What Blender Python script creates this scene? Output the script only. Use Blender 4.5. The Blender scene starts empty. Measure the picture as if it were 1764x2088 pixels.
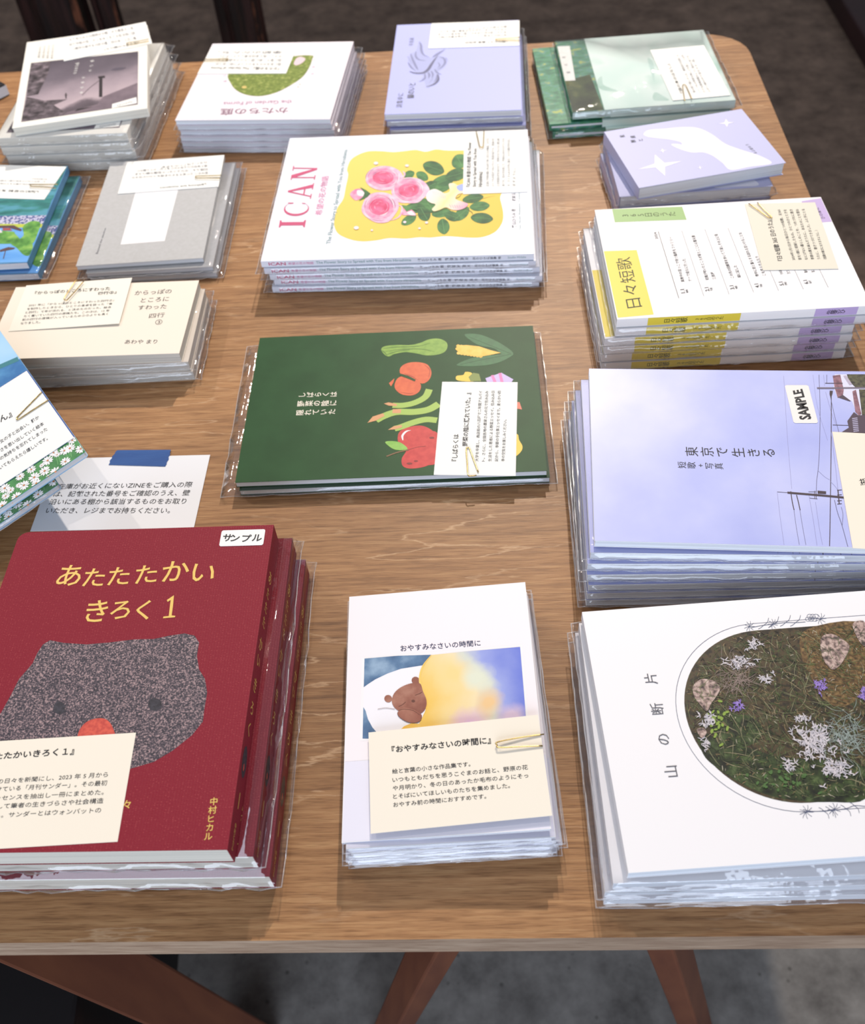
import bpy, math, random
import numpy as np
from mathutils import Matrix
random.seed(7)
rng = np.random.default_rng(5)
S = bpy.context.scene
COL = S.collection
TZ = 0.72                                   # height of the table surface

# ------------------------------------------------------------------ camera, world, lamps, exposure
F, PITCH, ROLL, CH = 1987.467, 0.882173, -0.0918825, 0.499804
cp, sp, cr, sr = math.cos(PITCH), math.sin(PITCH), math.cos(ROLL), math.sin(ROLL)
_r0, _u0 = np.array([1, 0, 0.]), np.array([0, sp, cp])
FW = np.array([0, cp, -sp]); RT = cr*_r0 + sr*_u0; UP = -sr*_r0 + cr*_u0
cam = bpy.data.cameras.new('camera'); camo = bpy.data.objects.new('camera', cam); COL.objects.link(camo)
cam.sensor_width = 36; cam.sensor_fit = 'AUTO'; cam.lens = F/2088*36
cam.clip_start = 0.02; cam.clip_end = 60
camo.matrix_world = Matrix(((RT[0], UP[0], -FW[0], 0), (RT[1], UP[1], -FW[1], 0),
                            (RT[2], UP[2], -FW[2], CH+TZ), (0, 0, 0, 1)))
cam.dof.use_dof = True; cam.dof.focus_distance = 0.585; cam.dof.aperture_fstop = 11.0
S.camera = camo
S.view_settings.view_transform = 'Standard'; S.view_settings.look = 'None'
S.view_settings.gamma = 1; S.view_settings.exposure = 0.0; S.view_settings.use_curve_mapping = False
S.cycles.transparent_max_bounces = 24; S.cycles.max_bounces = 8
S.cycles.use_denoising = True
wd = bpy.data.worlds.new('room_light'); S.world = wd; wd.use_nodes = True
wd.node_tree.nodes['Background'].inputs[0].default_value = (0.80, 0.86, 1.0, 1)
wd.node_tree.nodes['Background'].inputs[1].default_value = 0.38

def lamp(name, kind, loc, target, power, color, size, spot=None):
    l = bpy.data.lights.new(name, kind); l.energy = power; l.color = color
    if kind == 'AREA':
        l.shape = 'RECTANGLE'; l.size, l.size_y = size
    else:
        l.shadow_soft_size = size
    if kind == 'SPOT':
        l.spot_size = spot; l.spot_blend = 0.6
    o = bpy.data.objects.new(name, l); COL.objects.link(o)
    o.location = loc
    d = np.array(target) - np.array(loc)
    from mathutils import Vector
    o.rotation_euler = Vector(d).to_track_quat('-Z', 'Y').to_euler()
    return o
WARM = (1.0, 0.885, 0.76)
lamp('track_spot_back', 'SPOT', (0.42, 2.35, TZ+1.75), (0.0, 0.55, TZ), 230, WARM, 0.025, 1.2)
lamp('track_spot_above', 'SPOT', (-0.10, 1.02, TZ+1.65), (0.02, 0.5, TZ), 17, WARM, 0.025, 1.5)
lamp('track_spot_side', 'SPOT', (-1.35, 1.85, TZ+1.55), (-0.15, 0.6, TZ), 46, WARM, 0.025, 1.2)
lamp('window_daylight', 'AREA', (-0.5, -2.3, TZ+0.95), (0.0, 0.6, TZ), 76, (0.74, 0.84, 1.0), (2.6, 1.8))

# ------------------------------------------------------------------ measuring: a point of the photograph on the plane z above the table
def un(x, y, z=0.0):
    d = (x-882)/F*RT - (y-1044)/F*UP + FW
    t = (z-CH)/d[2]
    return np.array([0, 0, CH]) + d*t

def lin(c):
    c = c/255.0
    return c/12.92 if c <= 0.04045 else ((c+0.055)/1.055)**2.4
PAPER = 0.86
def rgb(c, k=PAPER):
    return (lin(c[0])*k, lin(c[1])*k, lin(c[2])*k, 1)

# ------------------------------------------------------------------ materials
MATS = {}
def mat(name, c, rough=0.6, spec=0.4, metal=0.0, bump=None, c2=None, scale=60, stretch=(1, 1, 1), detail=4, lo=0.35, hi=0.65, k=PAPER, coat=0.0):
    """principled material; c2 + scale adds a noise mix, bump = (scale, strength)"""
    if name in MATS: return MATS[name]
    m = bpy.data.materials.new(name); m.use_nodes = True; MATS[name] = m
    nt = m.node_tree; b = nt.nodes['Principled BSDF']
    b.inputs['Base Color'].default_value = rgb(c, k); b.inputs['Roughness'].default_value = rough
    b.inputs['Specular IOR Level'].default_value = spec; b.inputs['Metallic'].default_value = metal
    b.inputs['Coat Weight'].default_value = coat
    tc = nt.nodes.new('ShaderNodeTexCoord'); mp = nt.nodes.new('ShaderNodeMapping')
    mp.inputs['Scale'].default_value = stretch
    nt.links.new(tc.outputs['Object'], mp.inputs['Vector'])
    if c2 is not None:
        n = nt.nodes.new('ShaderNodeTexNoise'); n.inputs['Scale'].default_value = scale; n.inputs['Detail'].default_value = detail
        r = nt.nodes.new('ShaderNodeValToRGB')
        r.color_ramp.elements[0].position = lo; r.color_ramp.elements[1].position = hi
        r.color_ramp.elements[0].color = rgb(c, k); r.color_ramp.elements[1].color = rgb(c2, k)
        nt.links.new(mp.outputs[0], n.inputs['Vector']); nt.links.new(n.outputs['Fac'], r.inputs[0])
        nt.links.new(r.outputs[0], b.inputs['Base Color'])
    if bump:
        n2 = nt.nodes.new('ShaderNodeTexNoise'); n2.inputs['Scale'].default_value = bump[0]; n2.inputs['Detail'].default_value = 3
        bp = nt.nodes.new('ShaderNodeBump'); bp.inputs['Strength'].default_value = bump[1]; bp.inputs['Distance'].default_value = 0.001
        nt.links.new(mp.outputs[0], n2.inputs['Vector']); nt.links.new(n2.outputs['Fac'], bp.inputs['Height'])
        nt.links.new(bp.outputs[0], b.inputs['Normal'])
    return m

def ramp_mat(name, stops, scale, detail=5, stretch=(1, 1, 1), rough=0.6, dist=0.0, spec=0.4):
    """noise through a many-stop ramp: [(pos, (r,g,b)) ...]"""
    if name in MATS: return MATS[name]
    m = mat(name, stops[0][1], rough, spec); nt = m.node_tree
    b = nt.nodes['Principled BSDF']
    tc = nt.nodes.new('ShaderNodeTexCoord'); mp = nt.nodes.new('ShaderNodeMapping'); mp.inputs['Scale'].default_value = stretch
    n = nt.nodes.new('ShaderNodeTexNoise'); n.inputs['Scale'].default_value = scale; n.inputs['Detail'].default_value = detail
    n.inputs['Distortion'].default_value = dist
    r = nt.nodes.new('ShaderNodeValToRGB'); e = r.color_ramp.elements
    e[0].position, e[0].color = stops[0][0], rgb(stops[0][1]); e[1].position, e[1].color = stops[-1][0], rgb(stops[-1][1])
    for p, c in stops[1:-1]:
        x = e.new(p); x.color = rgb(c)
    nt.links.new(tc.outputs['Object'], mp.inputs[0]); nt.links.new(mp.outputs[0], n.inputs['Vector'])
    nt.links.new(n.outputs['Fac'], r.inputs[0]); nt.links.new(r.outputs[0], b.inputs['Base Color'])
    return m

def grad_mat(name, p0, p1, stops, wob=0.0, wscale=60, rough=0.6, blobs=()):
    """colour along the line p0 -> p1 (object space, metres) with a noisy wobble: watercolour and printed photographs"""
    m = mat(name, stops[0][1], rough); nt = m.node_tree; b = nt.nodes['Principled BSDF']
    tc = nt.nodes.new('ShaderNodeTexCoord'); d = np.array(p1, float)-np.array(p0, float); L2 = float(d@d)
    dt = nt.nodes.new('ShaderNodeVectorMath'); dt.operation = 'DOT_PRODUCT'; dt.inputs[1].default_value = (d[0]/L2, d[1]/L2, 0)
    ad = nt.nodes.new('ShaderNodeMath'); ad.operation = 'SUBTRACT'; ad.inputs[1].default_value = float((p0[0]*d[0]+p0[1]*d[1])/L2)
    n = nt.nodes.new('ShaderNodeTexNoise'); n.inputs['Scale'].default_value = wscale; n.inputs['Detail'].default_value = 5
    mu = nt.nodes.new('ShaderNodeMath'); mu.operation = 'MULTIPLY_ADD'; mu.inputs[1].default_value = wob; 
    nt.links.new(tc.outputs['Object'], dt.inputs[0]); nt.links.new(dt.outputs['Value'], ad.inputs[0])
    nt.links.new(tc.outputs['Object'], n.inputs['Vector'])
    nt.links.new(n.outputs['Fac'], mu.inputs[0]); nt.links.new(ad.outputs[0], mu.inputs[2])
    sb = nt.nodes.new('ShaderNodeMath'); sb.operation = 'SUBTRACT'; sb.inputs[1].default_value = wob*0.5
    nt.links.new(mu.outputs[0], sb.inputs[0])
    r = nt.nodes.new('ShaderNodeValToRGB'); e = r.color_ramp.elements
    e[0].position, e[0].color = stops[0][0], rgb(stops[0][1]); e[1].position, e[1].color = stops[-1][0], rgb(stops[-1][1])
    for p, c in stops[1:-1]:
        x = e.new(p); x.color = rgb(c)
    nt.links.new(sb.outputs[0], r.inputs[0]); col = r.outputs[0]
    for (cx, cy), rad, c in blobs:              # soft pools of another colour
        sv = nt.nodes.new('ShaderNodeVectorMath'); sv.operation = 'MULTIPLY'; sv.inputs[1].default_value = (1, 1, 0)
        ds = nt.nodes.new('ShaderNodeVectorMath'); ds.operation = 'DISTANCE'; ds.inputs[1].default_value = (cx, cy, 0)
        ma = nt.nodes.new('ShaderNodeMath'); ma.operation = 'MULTIPLY_ADD'; ma.inputs[1].default_value = rad*1.2
        n9 = nt.nodes.new('ShaderNodeTexNoise'); n9.inputs['Scale'].default_value = 90; n9.inputs['Detail'].default_value = 4
        mr = nt.nodes.new('ShaderNodeMapRange'); mr.inputs[1].default_value = rad*1.9; mr.inputs[2].default_value = rad*0.9
        mx = nt.nodes.new('ShaderNodeMix'); mx.data_type = 'RGBA'; mx.inputs[7].default_value = rgb(c)
        nt.links.new(tc.outputs['Object'], sv.inputs[0]); nt.links.new(sv.outputs[0], ds.inputs[0]); nt.links.new(tc.outputs['Object'], n9.inputs['Vector'])
        nt.links.new(n9.outputs['Fac'], ma.inputs[0]); nt.links.new(ds.outputs['Value'], ma.inputs[2]); nt.links.new(ma.outputs[0], mr.inputs[0])
        nt.links.new(mr.outputs[0], mx.inputs[0]); nt.links.new(col, mx.inputs[6]); col = mx.outputs[2]
    nt.links.new(col, b.inputs['Base Color'])
    return m

def page_mat(name, c):
    if name in MATS: return MATS[name]
    m = mat(name, c, 0.8, 0.2); nt = m.node_tree; b = nt.nodes['Principled BSDF']
    tc = nt.nodes.new('ShaderNodeTexCoord'); mp = nt.nodes.new('ShaderNodeMapping'); mp.inputs['Scale'].default_value = (6, 6, 3500)
    n = nt.nodes.new('ShaderNodeTexNoise'); n.inputs['Scale'].default_value = 1.0; n.inputs['Detail'].default_value = 2
    r = nt.nodes.new('ShaderNodeValToRGB'); r.color_ramp.elements[0].position = 0.3; r.color_ramp.elements[1].position = 0.55
    r.color_ramp.elements[0].color = rgb([x*0.84 for x in c]); r.color_ramp.elements[1].color = rgb(c)
    nt.links.new(tc.outputs['Object'], mp.inputs[0]); nt.links.new(mp.outputs[0], n.inputs['Vector'])
    nt.links.new(n.outputs['Fac'], r.inputs[0]); nt.links.new(r.outputs[0], b.inputs['Base Color'])
    return m

def sleeve_mat():
    m = bpy.data.materials.new('clear_film'); m.use_nodes = True; nt = m.node_tree; nt.nodes.clear()
    out = nt.nodes.new('ShaderNodeOutputMaterial'); mix = nt.nodes.new('ShaderNodeMixShader')
    tr = nt.nodes.new('ShaderNodeBsdfTransparent'); tr.inputs[0].default_value = (0.97, 0.97, 0.98, 1)
    gl = nt.nodes.new('ShaderNodeBsdfGlossy'); gl.inputs['Roughness'].default_value = 0.05
    lw = nt.nodes.new('ShaderNodeLayerWeight'); lw.inputs['Blend'].default_value = 0.5
    pw = nt.nodes.new('ShaderNodeMath'); pw.operation = 'POWER'; pw.inputs[1].default_value = 3.5
    mr = nt.nodes.new('ShaderNodeMapRange'); mr.inputs[3].default_value = 0.085; mr.inputs[4].default_value = 0.6
    tc = nt.nodes.new('ShaderNodeTexCoord'); n = nt.nodes.new('ShaderNodeTexNoise'); n.inputs['Scale'].default_value = 48; n.inputs['Detail'].default_value = 3
    bp = nt.nodes.new('ShaderNodeBump'); bp.inputs['Strength'].default_value = 0.32; bp.inputs['Distance'].default_value = 0.003
    nt.links.new(tc.outputs['Object'], n.inputs['Vector']); nt.links.new(n.outputs['Fac'], bp.inputs['Height'])
    nt.links.new(bp.outputs[0], gl.inputs['Normal'])
    nt.links.new(lw.outputs['Facing'], pw.inputs[0]); nt.links.new(pw.outputs[0], mr.inputs[0])
    nt.links.new(mr.outputs[0], mix.inputs[0]); nt.links.new(tr.outputs[0], mix.inputs[1]); nt.links.new(gl.outputs[0], mix.inputs[2])
    nt.links.new(mix.outputs[0], out.inputs[0])
    return m
FILM = sleeve_mat()
def rim_glint_mat():  # whitish strip that paints the bright highlight along the film's outer edge
    m = bpy.data.materials.new('film_rim_glint'); m.use_nodes = True; nt = m.node_tree; nt.nodes.clear()
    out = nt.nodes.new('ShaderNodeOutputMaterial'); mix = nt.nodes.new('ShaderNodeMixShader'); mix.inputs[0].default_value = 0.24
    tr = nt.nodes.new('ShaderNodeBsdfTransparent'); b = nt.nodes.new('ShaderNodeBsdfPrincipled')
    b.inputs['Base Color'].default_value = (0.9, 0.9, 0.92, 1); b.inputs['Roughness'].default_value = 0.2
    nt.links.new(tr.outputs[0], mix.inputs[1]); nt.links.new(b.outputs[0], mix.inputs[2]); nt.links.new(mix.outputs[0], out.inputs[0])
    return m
RIM_GLINT = rim_glint_mat()

WHITE = mat('white_paper', (250, 248, 250), 0.55)
INK = mat('black_ink', (32, 32, 38), 0.6)
GREYINK = mat('grey_ink', (95, 95, 105), 0.6)
CREAM = mat('cream_card', (252, 243, 226), 0.7, 0.2)
CARD = mat('white_card', (252, 252, 248), 0.7, 0.2)
GOLD = mat('gold_wire', (186, 160, 104), 0.24, 0.5, 1.0, k=1.0)
PAGES = page_mat('white_pages', (236, 240, 246))
CREAMPAGES = page_mat('cream_pages', (232, 226, 212))

def wood_mat(name, base, dark, pale, sx=9.0, sy=170.0, lines=True, rough=0.5):
    m = mat(name, base, rough, 0.35); nt = m.node_tree; b = nt.nodes['Principled BSDF']; N = nt.nodes.new; L = nt.links.new
    tc = N('ShaderNodeTexCoord'); mp = N('ShaderNodeMapping'); mp.inputs['Scale'].default_value = (sx, sy, sy)
    L(tc.outputs['Object'], mp.inputs[0])
    n1 = N('ShaderNodeTexNoise'); n1.inputs['Scale'].default_value = 2.2; n1.inputs['Detail'].default_value = 7; n1.inputs['Roughness'].default_value = 0.65
    L(mp.outputs[0], n1.inputs['Vector'])
    r1 = N('ShaderNodeValToRGB'); e = r1.color_ramp.elements
    e[0].position, e[0].color = 0.28, rgb(dark); e[1].position, e[1].color = 0.72, rgb(pale)
    x = e.new(0.5); x.color = rgb(base)
    L(n1.outputs['Fac'], r1.inputs[0])
    # broad tone changes along the veneer
    n2 = N('ShaderNodeTexNoise'); n2.inputs['Scale'].default_value = 1.0; n2.inputs['Detail'].default_value = 3
    mp2 = N('ShaderNodeMapping'); mp2.inputs['Scale'].default_value = (2.0, 9.0, 5.0); L(tc.outputs['Object'], mp2.inputs[0]); L(mp2.outputs[0], n2.inputs['Vector'])
    r2 = N('ShaderNodeValToRGB'); r2.color_ramp.elements[0].position = 0.3; r2.color_ramp.elements[1].position = 0.7
    r2.color_ramp.elements[0].color = (0.72, 0.70, 0.68, 1); r2.color_ramp.elements[1].color = (1.08, 1.06, 1.02, 1)
    L(n2.outputs['Fac'], r2.inputs[0])
    mx = N('ShaderNodeMix'); mx.data_type = 'RGBA'; mx.blend_type = 'MULTIPLY'; mx.inputs[0].default_value = 1.0
    L(r1.outputs[0], mx.inputs[6]); L(r2.outputs[0], mx.inputs[7])
    col = mx.outputs[2]
    # fine dark pores
    mp3 = N('ShaderNodeMapping'); mp3.inputs['Scale'].default_value = (60, 1300, 1300); L(tc.outputs['Object'], mp3.inputs[0])
    n3 = N('ShaderNodeTexNoise'); n3.inputs['Scale'].default_value = 1.0; n3.inputs['Detail'].default_value = 2; L(mp3.outputs[0], n3.inputs['Vector'])
    r3 = N('ShaderNodeValToRGB'); r3.color_ramp.elements[0].position = 0.32; r3.color_ramp.elements[1].position = 0.5
    r3.color_ramp.elements[0].color = (0.60, 0.54, 0.48, 1); r3.color_ramp.elements[1].color = (1, 1, 1, 1); L(n3.outputs['Fac'], r3.inputs[0])
    mx3 = N('ShaderNodeMix'); mx3.data_type = 'RGBA'; mx3.blend_type = 'MULTIPLY'; mx3.inputs[0].default_value = 0.8
    L(col, mx3.inputs[6]); L(r3.outputs[0], mx3.inputs[7]); col = mx3.outputs[2]
    if lines:                                   # thin pale growth-ring lines of rotary-cut veneer
        mp4 = N('ShaderNodeMapping'); mp4.inputs['Scale'].default_value = (1.5, 8.5, 1); L(tc.outputs['Object'], mp4.inputs[0])
        n4 = N('ShaderNodeTexNoise'); n4.inputs['Scale'].default_value = 1.6; n4.inputs['Detail'].default_value = 9; n4.inputs['Roughness'].default_value = 0.52
        L(mp4.outputs[0], n4.inputs['Vector'])
        ml = N('ShaderNodeMath'); ml.operation = 'MULTIPLY'; ml.inputs[1].default_value = 9.0; L(n4.outputs['Fac'], ml.inputs[0])
        fr = N('ShaderNodeMath'); fr.operation = 'FRACT'; L(ml.outputs[0], fr.inputs[0])
        rl = N('ShaderNodeValToRGB'); el = rl.color_ramp.elements
        el[0].position, el[0].color = 0.44, (0, 0, 0, 1); el[1].position, el[1].color = 0.56, (0, 0, 0, 1)
        y = el.new(0.5); y.color = (1, 1, 1, 1); el[0].position = .455; el[2].position = .545; L(fr.outputs[0], rl.inputs[0])
        n5 = N('ShaderNodeTexNoise'); n5.inputs['Scale'].default_value = 9; n5.inputs['Detail'].default_value = 3; L(tc.outputs['Object'], n5.inputs['Vector'])
        r5 = N('ShaderNodeValToRGB'); r5.color_ramp.elements[0].position = 0.42; r5.color_ramp.elements[1].position = 0.62; L(n5.outputs['Fac'], r5.inputs[0])
        mm = N('ShaderNodeMath'); mm.operation = 'MULTIPLY'; L(rl.outputs[0], mm.inputs[0]); L(r5.outputs[0], mm.inputs[1])
        m5 = N('ShaderNodeMath'); m5.operation = 'MULTIPLY'; m5.inputs[1].default_value = 0.5; L(mm.outputs[0], m5.inputs[0])
        mx5 = N('ShaderNodeMix'); mx5.data_type = 'RGBA'; mx5.inputs[7].default_value = rgb((226, 190, 150))
        L(m5.outputs[0], mx5.inputs[0]); L(col, mx5.inputs[6]); col = mx5.outputs[2]
    L(col, b.inputs['Base Color'])
    bp = N('ShaderNodeBump'); bp.inputs['Strength'].default_value = 0.12; bp.inputs['Distance'].default_value = 0.001
    L(n3.outputs['Fac'], bp.inputs['Height']); L(bp.outputs[0], b.inputs['Normal'])
    return m

# ------------------------------------------------------------------ mesh builder
class MB:
    def __init__(s): s.v = []; s.f = []; s.m = []; s.mats = []
    def mi(s, m):
        if m not in s.mats: s.mats.append(m)
        return s.mats.index(m)
    def add(s, verts, faces, m):
        b = len(s.v); s.v += [tuple(map(float, p)) for p in verts]; i = s.mi(m)
        for f in faces: s.f.append(tuple(b+k for k in f)); s.m.append(i)
    def poly(s, pts, m): s.add(pts, [tuple(range(len(pts)))], m)
    def box(s, x0, x1, y0, y1, z0, z1, m):
        s.add([(x0,y0,z0),(x1,y0,z0),(x1,y1,z0),(x0,y1,z0),(x0,y0,z1),(x1,y0,z1),(x1,y1,z1),(x0,y1,z1)],
              [(3,2,1,0),(4,5,6,7),(0,1,5,4),(1,2,6,5),(2,3,7,6),(3,0,4,7)], m)
    def prism(s, out, z0, z1, m):
        n = len(out); s.add([(x,y,z0) for x,y in out]+[(x,y,z1) for x,y in out],
            [tuple(reversed(range(n))), tuple(range(n, 2*n))]+[(i,(i+1)%n,n+(i+1)%n,n+i) for i in range(n)], m)
    def beam(s, a, b, w, d, side, m):
        """square beam from a to b; side = rough direction of its width"""
        a, b = np.array(a, float), np.array(b, float); t = (b-a)/np.linalg.norm(b-a)
        x = np.array(side, float); x -= t*(x@t); x /= np.linalg.norm(x); y = np.cross(t, x)
        c = [(-w/2,-d/2),(w/2,-d/2),(w/2,d/2),(-w/2,d/2)]
        s.add([a+x*i+y*j for i,j in c]+[b+x*i+y*j for i,j in c], [(3,2,1,0),(4,5,6,7),(0,1,5,4),(1,2,6,5),(2,3,7,6),(3,0,4,7)], m)
    def tube(s, pts, r, m, n=6):
        pts = [np.array(p, float) for p in pts]; rings = []
        for i, p in enumerate(pts):
            t = pts[min(i+1, len(pts)-1)]-pts[max(i-1, 0)]; t /= np.linalg.norm(t)
            x = np.cross(t, (0, 0, 1.0)); 
            if np.linalg.norm(x) < 1e-3: x = np.cross(t, (0, 1.0, 0))
            x /= np.linalg.norm(x); y = np.cross(x, t)
            rings += [p+r*(math.cos(2*math.pi*k/n)*x+math.sin(2*math.pi*k/n)*y) for k in range(n)]
        fs = []
        for i in range(len(pts)-1):
            for k in range(n): fs.append((i*n+k, i*n+(k+1)%n, (i+1)*n+(k+1)%n, (i+1)*n+k))
        fs += [tuple(reversed(range(n))), tuple((len(pts)-1)*n+k for k in range(n))]
        s.add(rings, fs, m)
    def build(s, name, parent=None, smooth=False, bevel=0):
        me = bpy.data.meshes.new(name); me.from_pydata(s.v, [], s.f)
        for m in s.mats: me.materials.append(m)
        me.polygons.foreach_set('material_index', s.m)
        if smooth: me.polygons.foreach_set('use_smooth', [True]*len(s.f))
        me.update()
        o = bpy.data.objects.new(name, me); COL.objects.link(o)
        if parent: o.parent = parent
        if bevel:
            b = o.modifiers.new('bevel', 'BEVEL'); b.width = bevel; b.segments = 2; b.limit_method = 'ANGLE'
        return o

def tag(o, label, cat, group=None, kind=None):
    if label: o['label'] = label
    if cat: o['category'] = cat
    if group: o['group'] = group
    if kind: o['kind'] = kind
    return o
def empty(name, loc, rz=0, tilt=(0, 0)):
    o = bpy.data.objects.new(name, None); o.empty_display_size = 0.02; COL.objects.link(o)
    o.location = loc; o.rotation_euler = (tilt[0], tilt[1], rz); return o

def rrect(x0, x1, y0, y1, r):
    """outline; r = one radius or four (bottom-left, bottom-right, top-right, top-left)"""
    if not isinstance(r, (tuple, list)): r = (r,)*4
    out = []
    for (cx, cy, a0), q, (sx, sy) in zip(((x0,y0,180),(x1,y0,270),(x1,y1,0),(x0,y1,90)), r, ((1,1),(-1,1),(-1,-1),(1,-1))):
        if q <= 0: out.append((cx, cy)); continue
        for k in range(7):
            a = math.radians(a0+15*k); out.append((cx+sx*q+q*math.cos(a), cy+sy*q+q*math.sin(a)))
    return out

def smooth_closed(p, n=5):
    p = [np.array(q, float) for q in p]; L = len(p); out = []
    for i in range(L):
        a, b, c, d = p[i-1], p[i], p[(i+1)%L], p[(i+2)%L]
        for k in range(n):
            t = k/n
            out.append(0.5*((2*b)+(c-a)*t+(2*a-5*b+4*c-d)*t*t+(3*b-a-3*c+d)*t**3))
    return out
def smooth_open(p, n=4):
    p = [np.array(q, float) for q in p]
    if len(p) < 3: return p
    q = [2*p[0]-p[1]]+p+[2*p[-1]-p[-2]]; out = []
    for i in range(1, len(q)-2):
        a, b, c, d = q[i-1], q[i], q[i+1], q[i+2]
        for k in range(n):
            t = k/n; out.append(0.5*((2*b)+(c-a)*t+(2*a-5*b+4*c-d)*t*t+(3*b-a-3*c+d)*t**3))
    return out+[p[-1]]

GL = {}
def glyphs(body, bold=0.0, space=1.0, line=1.0):
    """outlines of a piece of writing as flat faces (built-in font)"""
    k = (body, bold, space, line)
    if k not in GL:
        cu = bpy.data.curves.new('writing', 'FONT'); cu.body = body; cu.resolution_u = 2; cu.offset = bold
        cu.space_character = space; cu.space_line = line
        o = bpy.data.objects.new('writing', cu); me = bpy.data.meshes.new_from_object(o)
        v = np.array([x.co[:2] for x in me.vertices]).reshape(-1, 2); fs = [tuple(p.vertices) for p in me.polygons]
        bpy.data.objects.remove(o); bpy.data.meshes.remove(me); bpy.data.curves.remove(cu)
        GL[k] = (v, fs)
    return GL[k]

class Art:
    """print on the top face of a cover or card. Points are given in a view (ox, oy, s) of the photograph and land on the
    face through the homography of its four corners, so everything ends up in the sheet's own metres."""
    STEP = 5e-5; cnt = 0
    def zz(s, lay):
        s.cnt += 1; return s.z+lay*s.STEP+(s.cnt%19)*2e-6
    def __init__(s, quad, w, h, z):
        s.w, s.h, s.z, s.mb = w, h, z, MB()
        A = []
        for (x, y), (u, v) in zip(quad, ((-w/2,h/2),(w/2,h/2),(w/2,-h/2),(-w/2,-h/2))):
            A += [[x,y,1,0,0,0,-u*x,-u*y,-u],[0,0,0,x,y,1,-v*x,-v*y,-v]]
        s.H = np.linalg.svd(np.array(A))[2][-1].reshape(3, 3)
    def loc(s, Z, p):
        q = s.H @ np.array([Z[0]+p[0]*Z[2], Z[1]+p[1]*Z[2], 1.0]); return q[:2]/q[2]
    def L(s, Z, pts): return [s.loc(Z, p) for p in pts]
    def clamp(s, pts, m=0.0004):
        return [(min(max(x, -s.w/2+m), s.w/2-m), min(max(y, -s.h/2+m), s.h/2-m)) for x, y in pts]
    def flat(s, pts, m, lay=1):
        pts = [p for i, p in enumerate(pts) if i == 0 or abs(p[0]-pts[i-1][0])+abs(p[1]-pts[i-1][1]) > 1e-6]
        if len(pts) < 3: return
        a = sum(pts[i-1][0]*pts[i][1]-pts[i][0]*pts[i-1][1] for i in range(len(pts)))
        if a < 0: pts = pts[::-1]
        z = s.zz(lay); s.mb.poly([(x, y, z) for x, y in pts], m)
    def poly(s, Z, pts, m, lay=1, sm=False):
        p = s.L(Z, pts); p = smooth_closed(p) if sm else p
        s.flat(s.clamp(p), m, lay)
    def ell(s, Z, c, rx, ry, m, lay=1, rot=0, n=20):
        a = math.radians(rot)
        s.poly(Z, [(c[0]+rx*math.cos(t)*math.cos(a)-ry*math.sin(t)*math.sin(a), c[1]+rx*math.cos(t)*math.sin(a)+ry*math.sin(t)*math.cos(a))
                   for t in (2*math.pi*k/n for k in range(n))], m, lay)
    def strip(s, p, w, m, lay=1, taper=False):
        p = [np.array(q) for q in p]; l, r = [], []
        for i, q in enumerate(p):
            t = p[min(i+1, len(p)-1)]-p[max(i-1, 0)]; n = np.array([-t[1], t[0]])/(np.linalg.norm(t)+1e-9)
            k = w/2*(1 if not taper else max(0.12, math.sin(math.pi*(0.12+0.85*i/(len(p)-1)))))
            l.append(q+n*k); r.append(q-n*k)
        z = s.zz(lay); b = [(x, y, z) for x, y in s.clamp(l)+s.clamp(r)]; n = len(p)
        s.mb.add(b, [(n+i, n+i+1, i+1, i) for i in range(n-1)], m)
    def line(s, Z, pts, w, m, lay=2, sm=True, taper=False):
        p = s.L(Z, pts); s.strip(smooth_open(p) if sm else p, w, m, lay, taper)
    def text(s, Z, body, quad, m, lay=3, bold=0.0, line=1.0, space=1.0):
        """quad = where the text's own top-left, top-right, bottom-right, bottom-left go"""
        v, fs = glyphs(body, bold, space, line); a, b = v.min(0), v.max(0); t = (v-a)/(b-a)
        q = np.array(s.L(Z, quad)); x, y = t[:, :1], t[:, 1:]
        p = (1-x)*y*q[0]+x*y*q[1]+x*(1-y)*q[2]+(1-x)*(1-y)*q[3]
        s.mb.add([(i, j, s.z+lay*s.STEP) for i, j in p], fs, m)
    def chars(s, Z, body, p0, p1, size, rot, m, lay=3, bold=0.0):
        """single characters with centres from p0 to p1, each turned by rot degrees in the sheet, size in metres"""
        a, b = s.loc(Z, p0), s.loc(Z, p1); r = math.radians(rot); n = len(body)
        for i, ch in enumerate(body):
            if ch in ' \u3000': continue
            c = a+(b-a)*(i/(n-1) if n > 1 else 0); v, fs = glyphs(ch, bold)
            ctr = (v.min(0)+v.max(0))/2; t = (v-ctr)*size
            s.mb.add([(c[0]+x*math.cos(r)-y*math.sin(r), c[1]+x*math.sin(r)+y*math.cos(r), s.z+lay*s.STEP) for x, y in t], fs, m)
    def body(s, Z, lines, quad, m, lay=3, bold=0.0, line=1.25):
        s.text(Z, '\n'.join(lines), quad, m, lay, bold, line)

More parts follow.
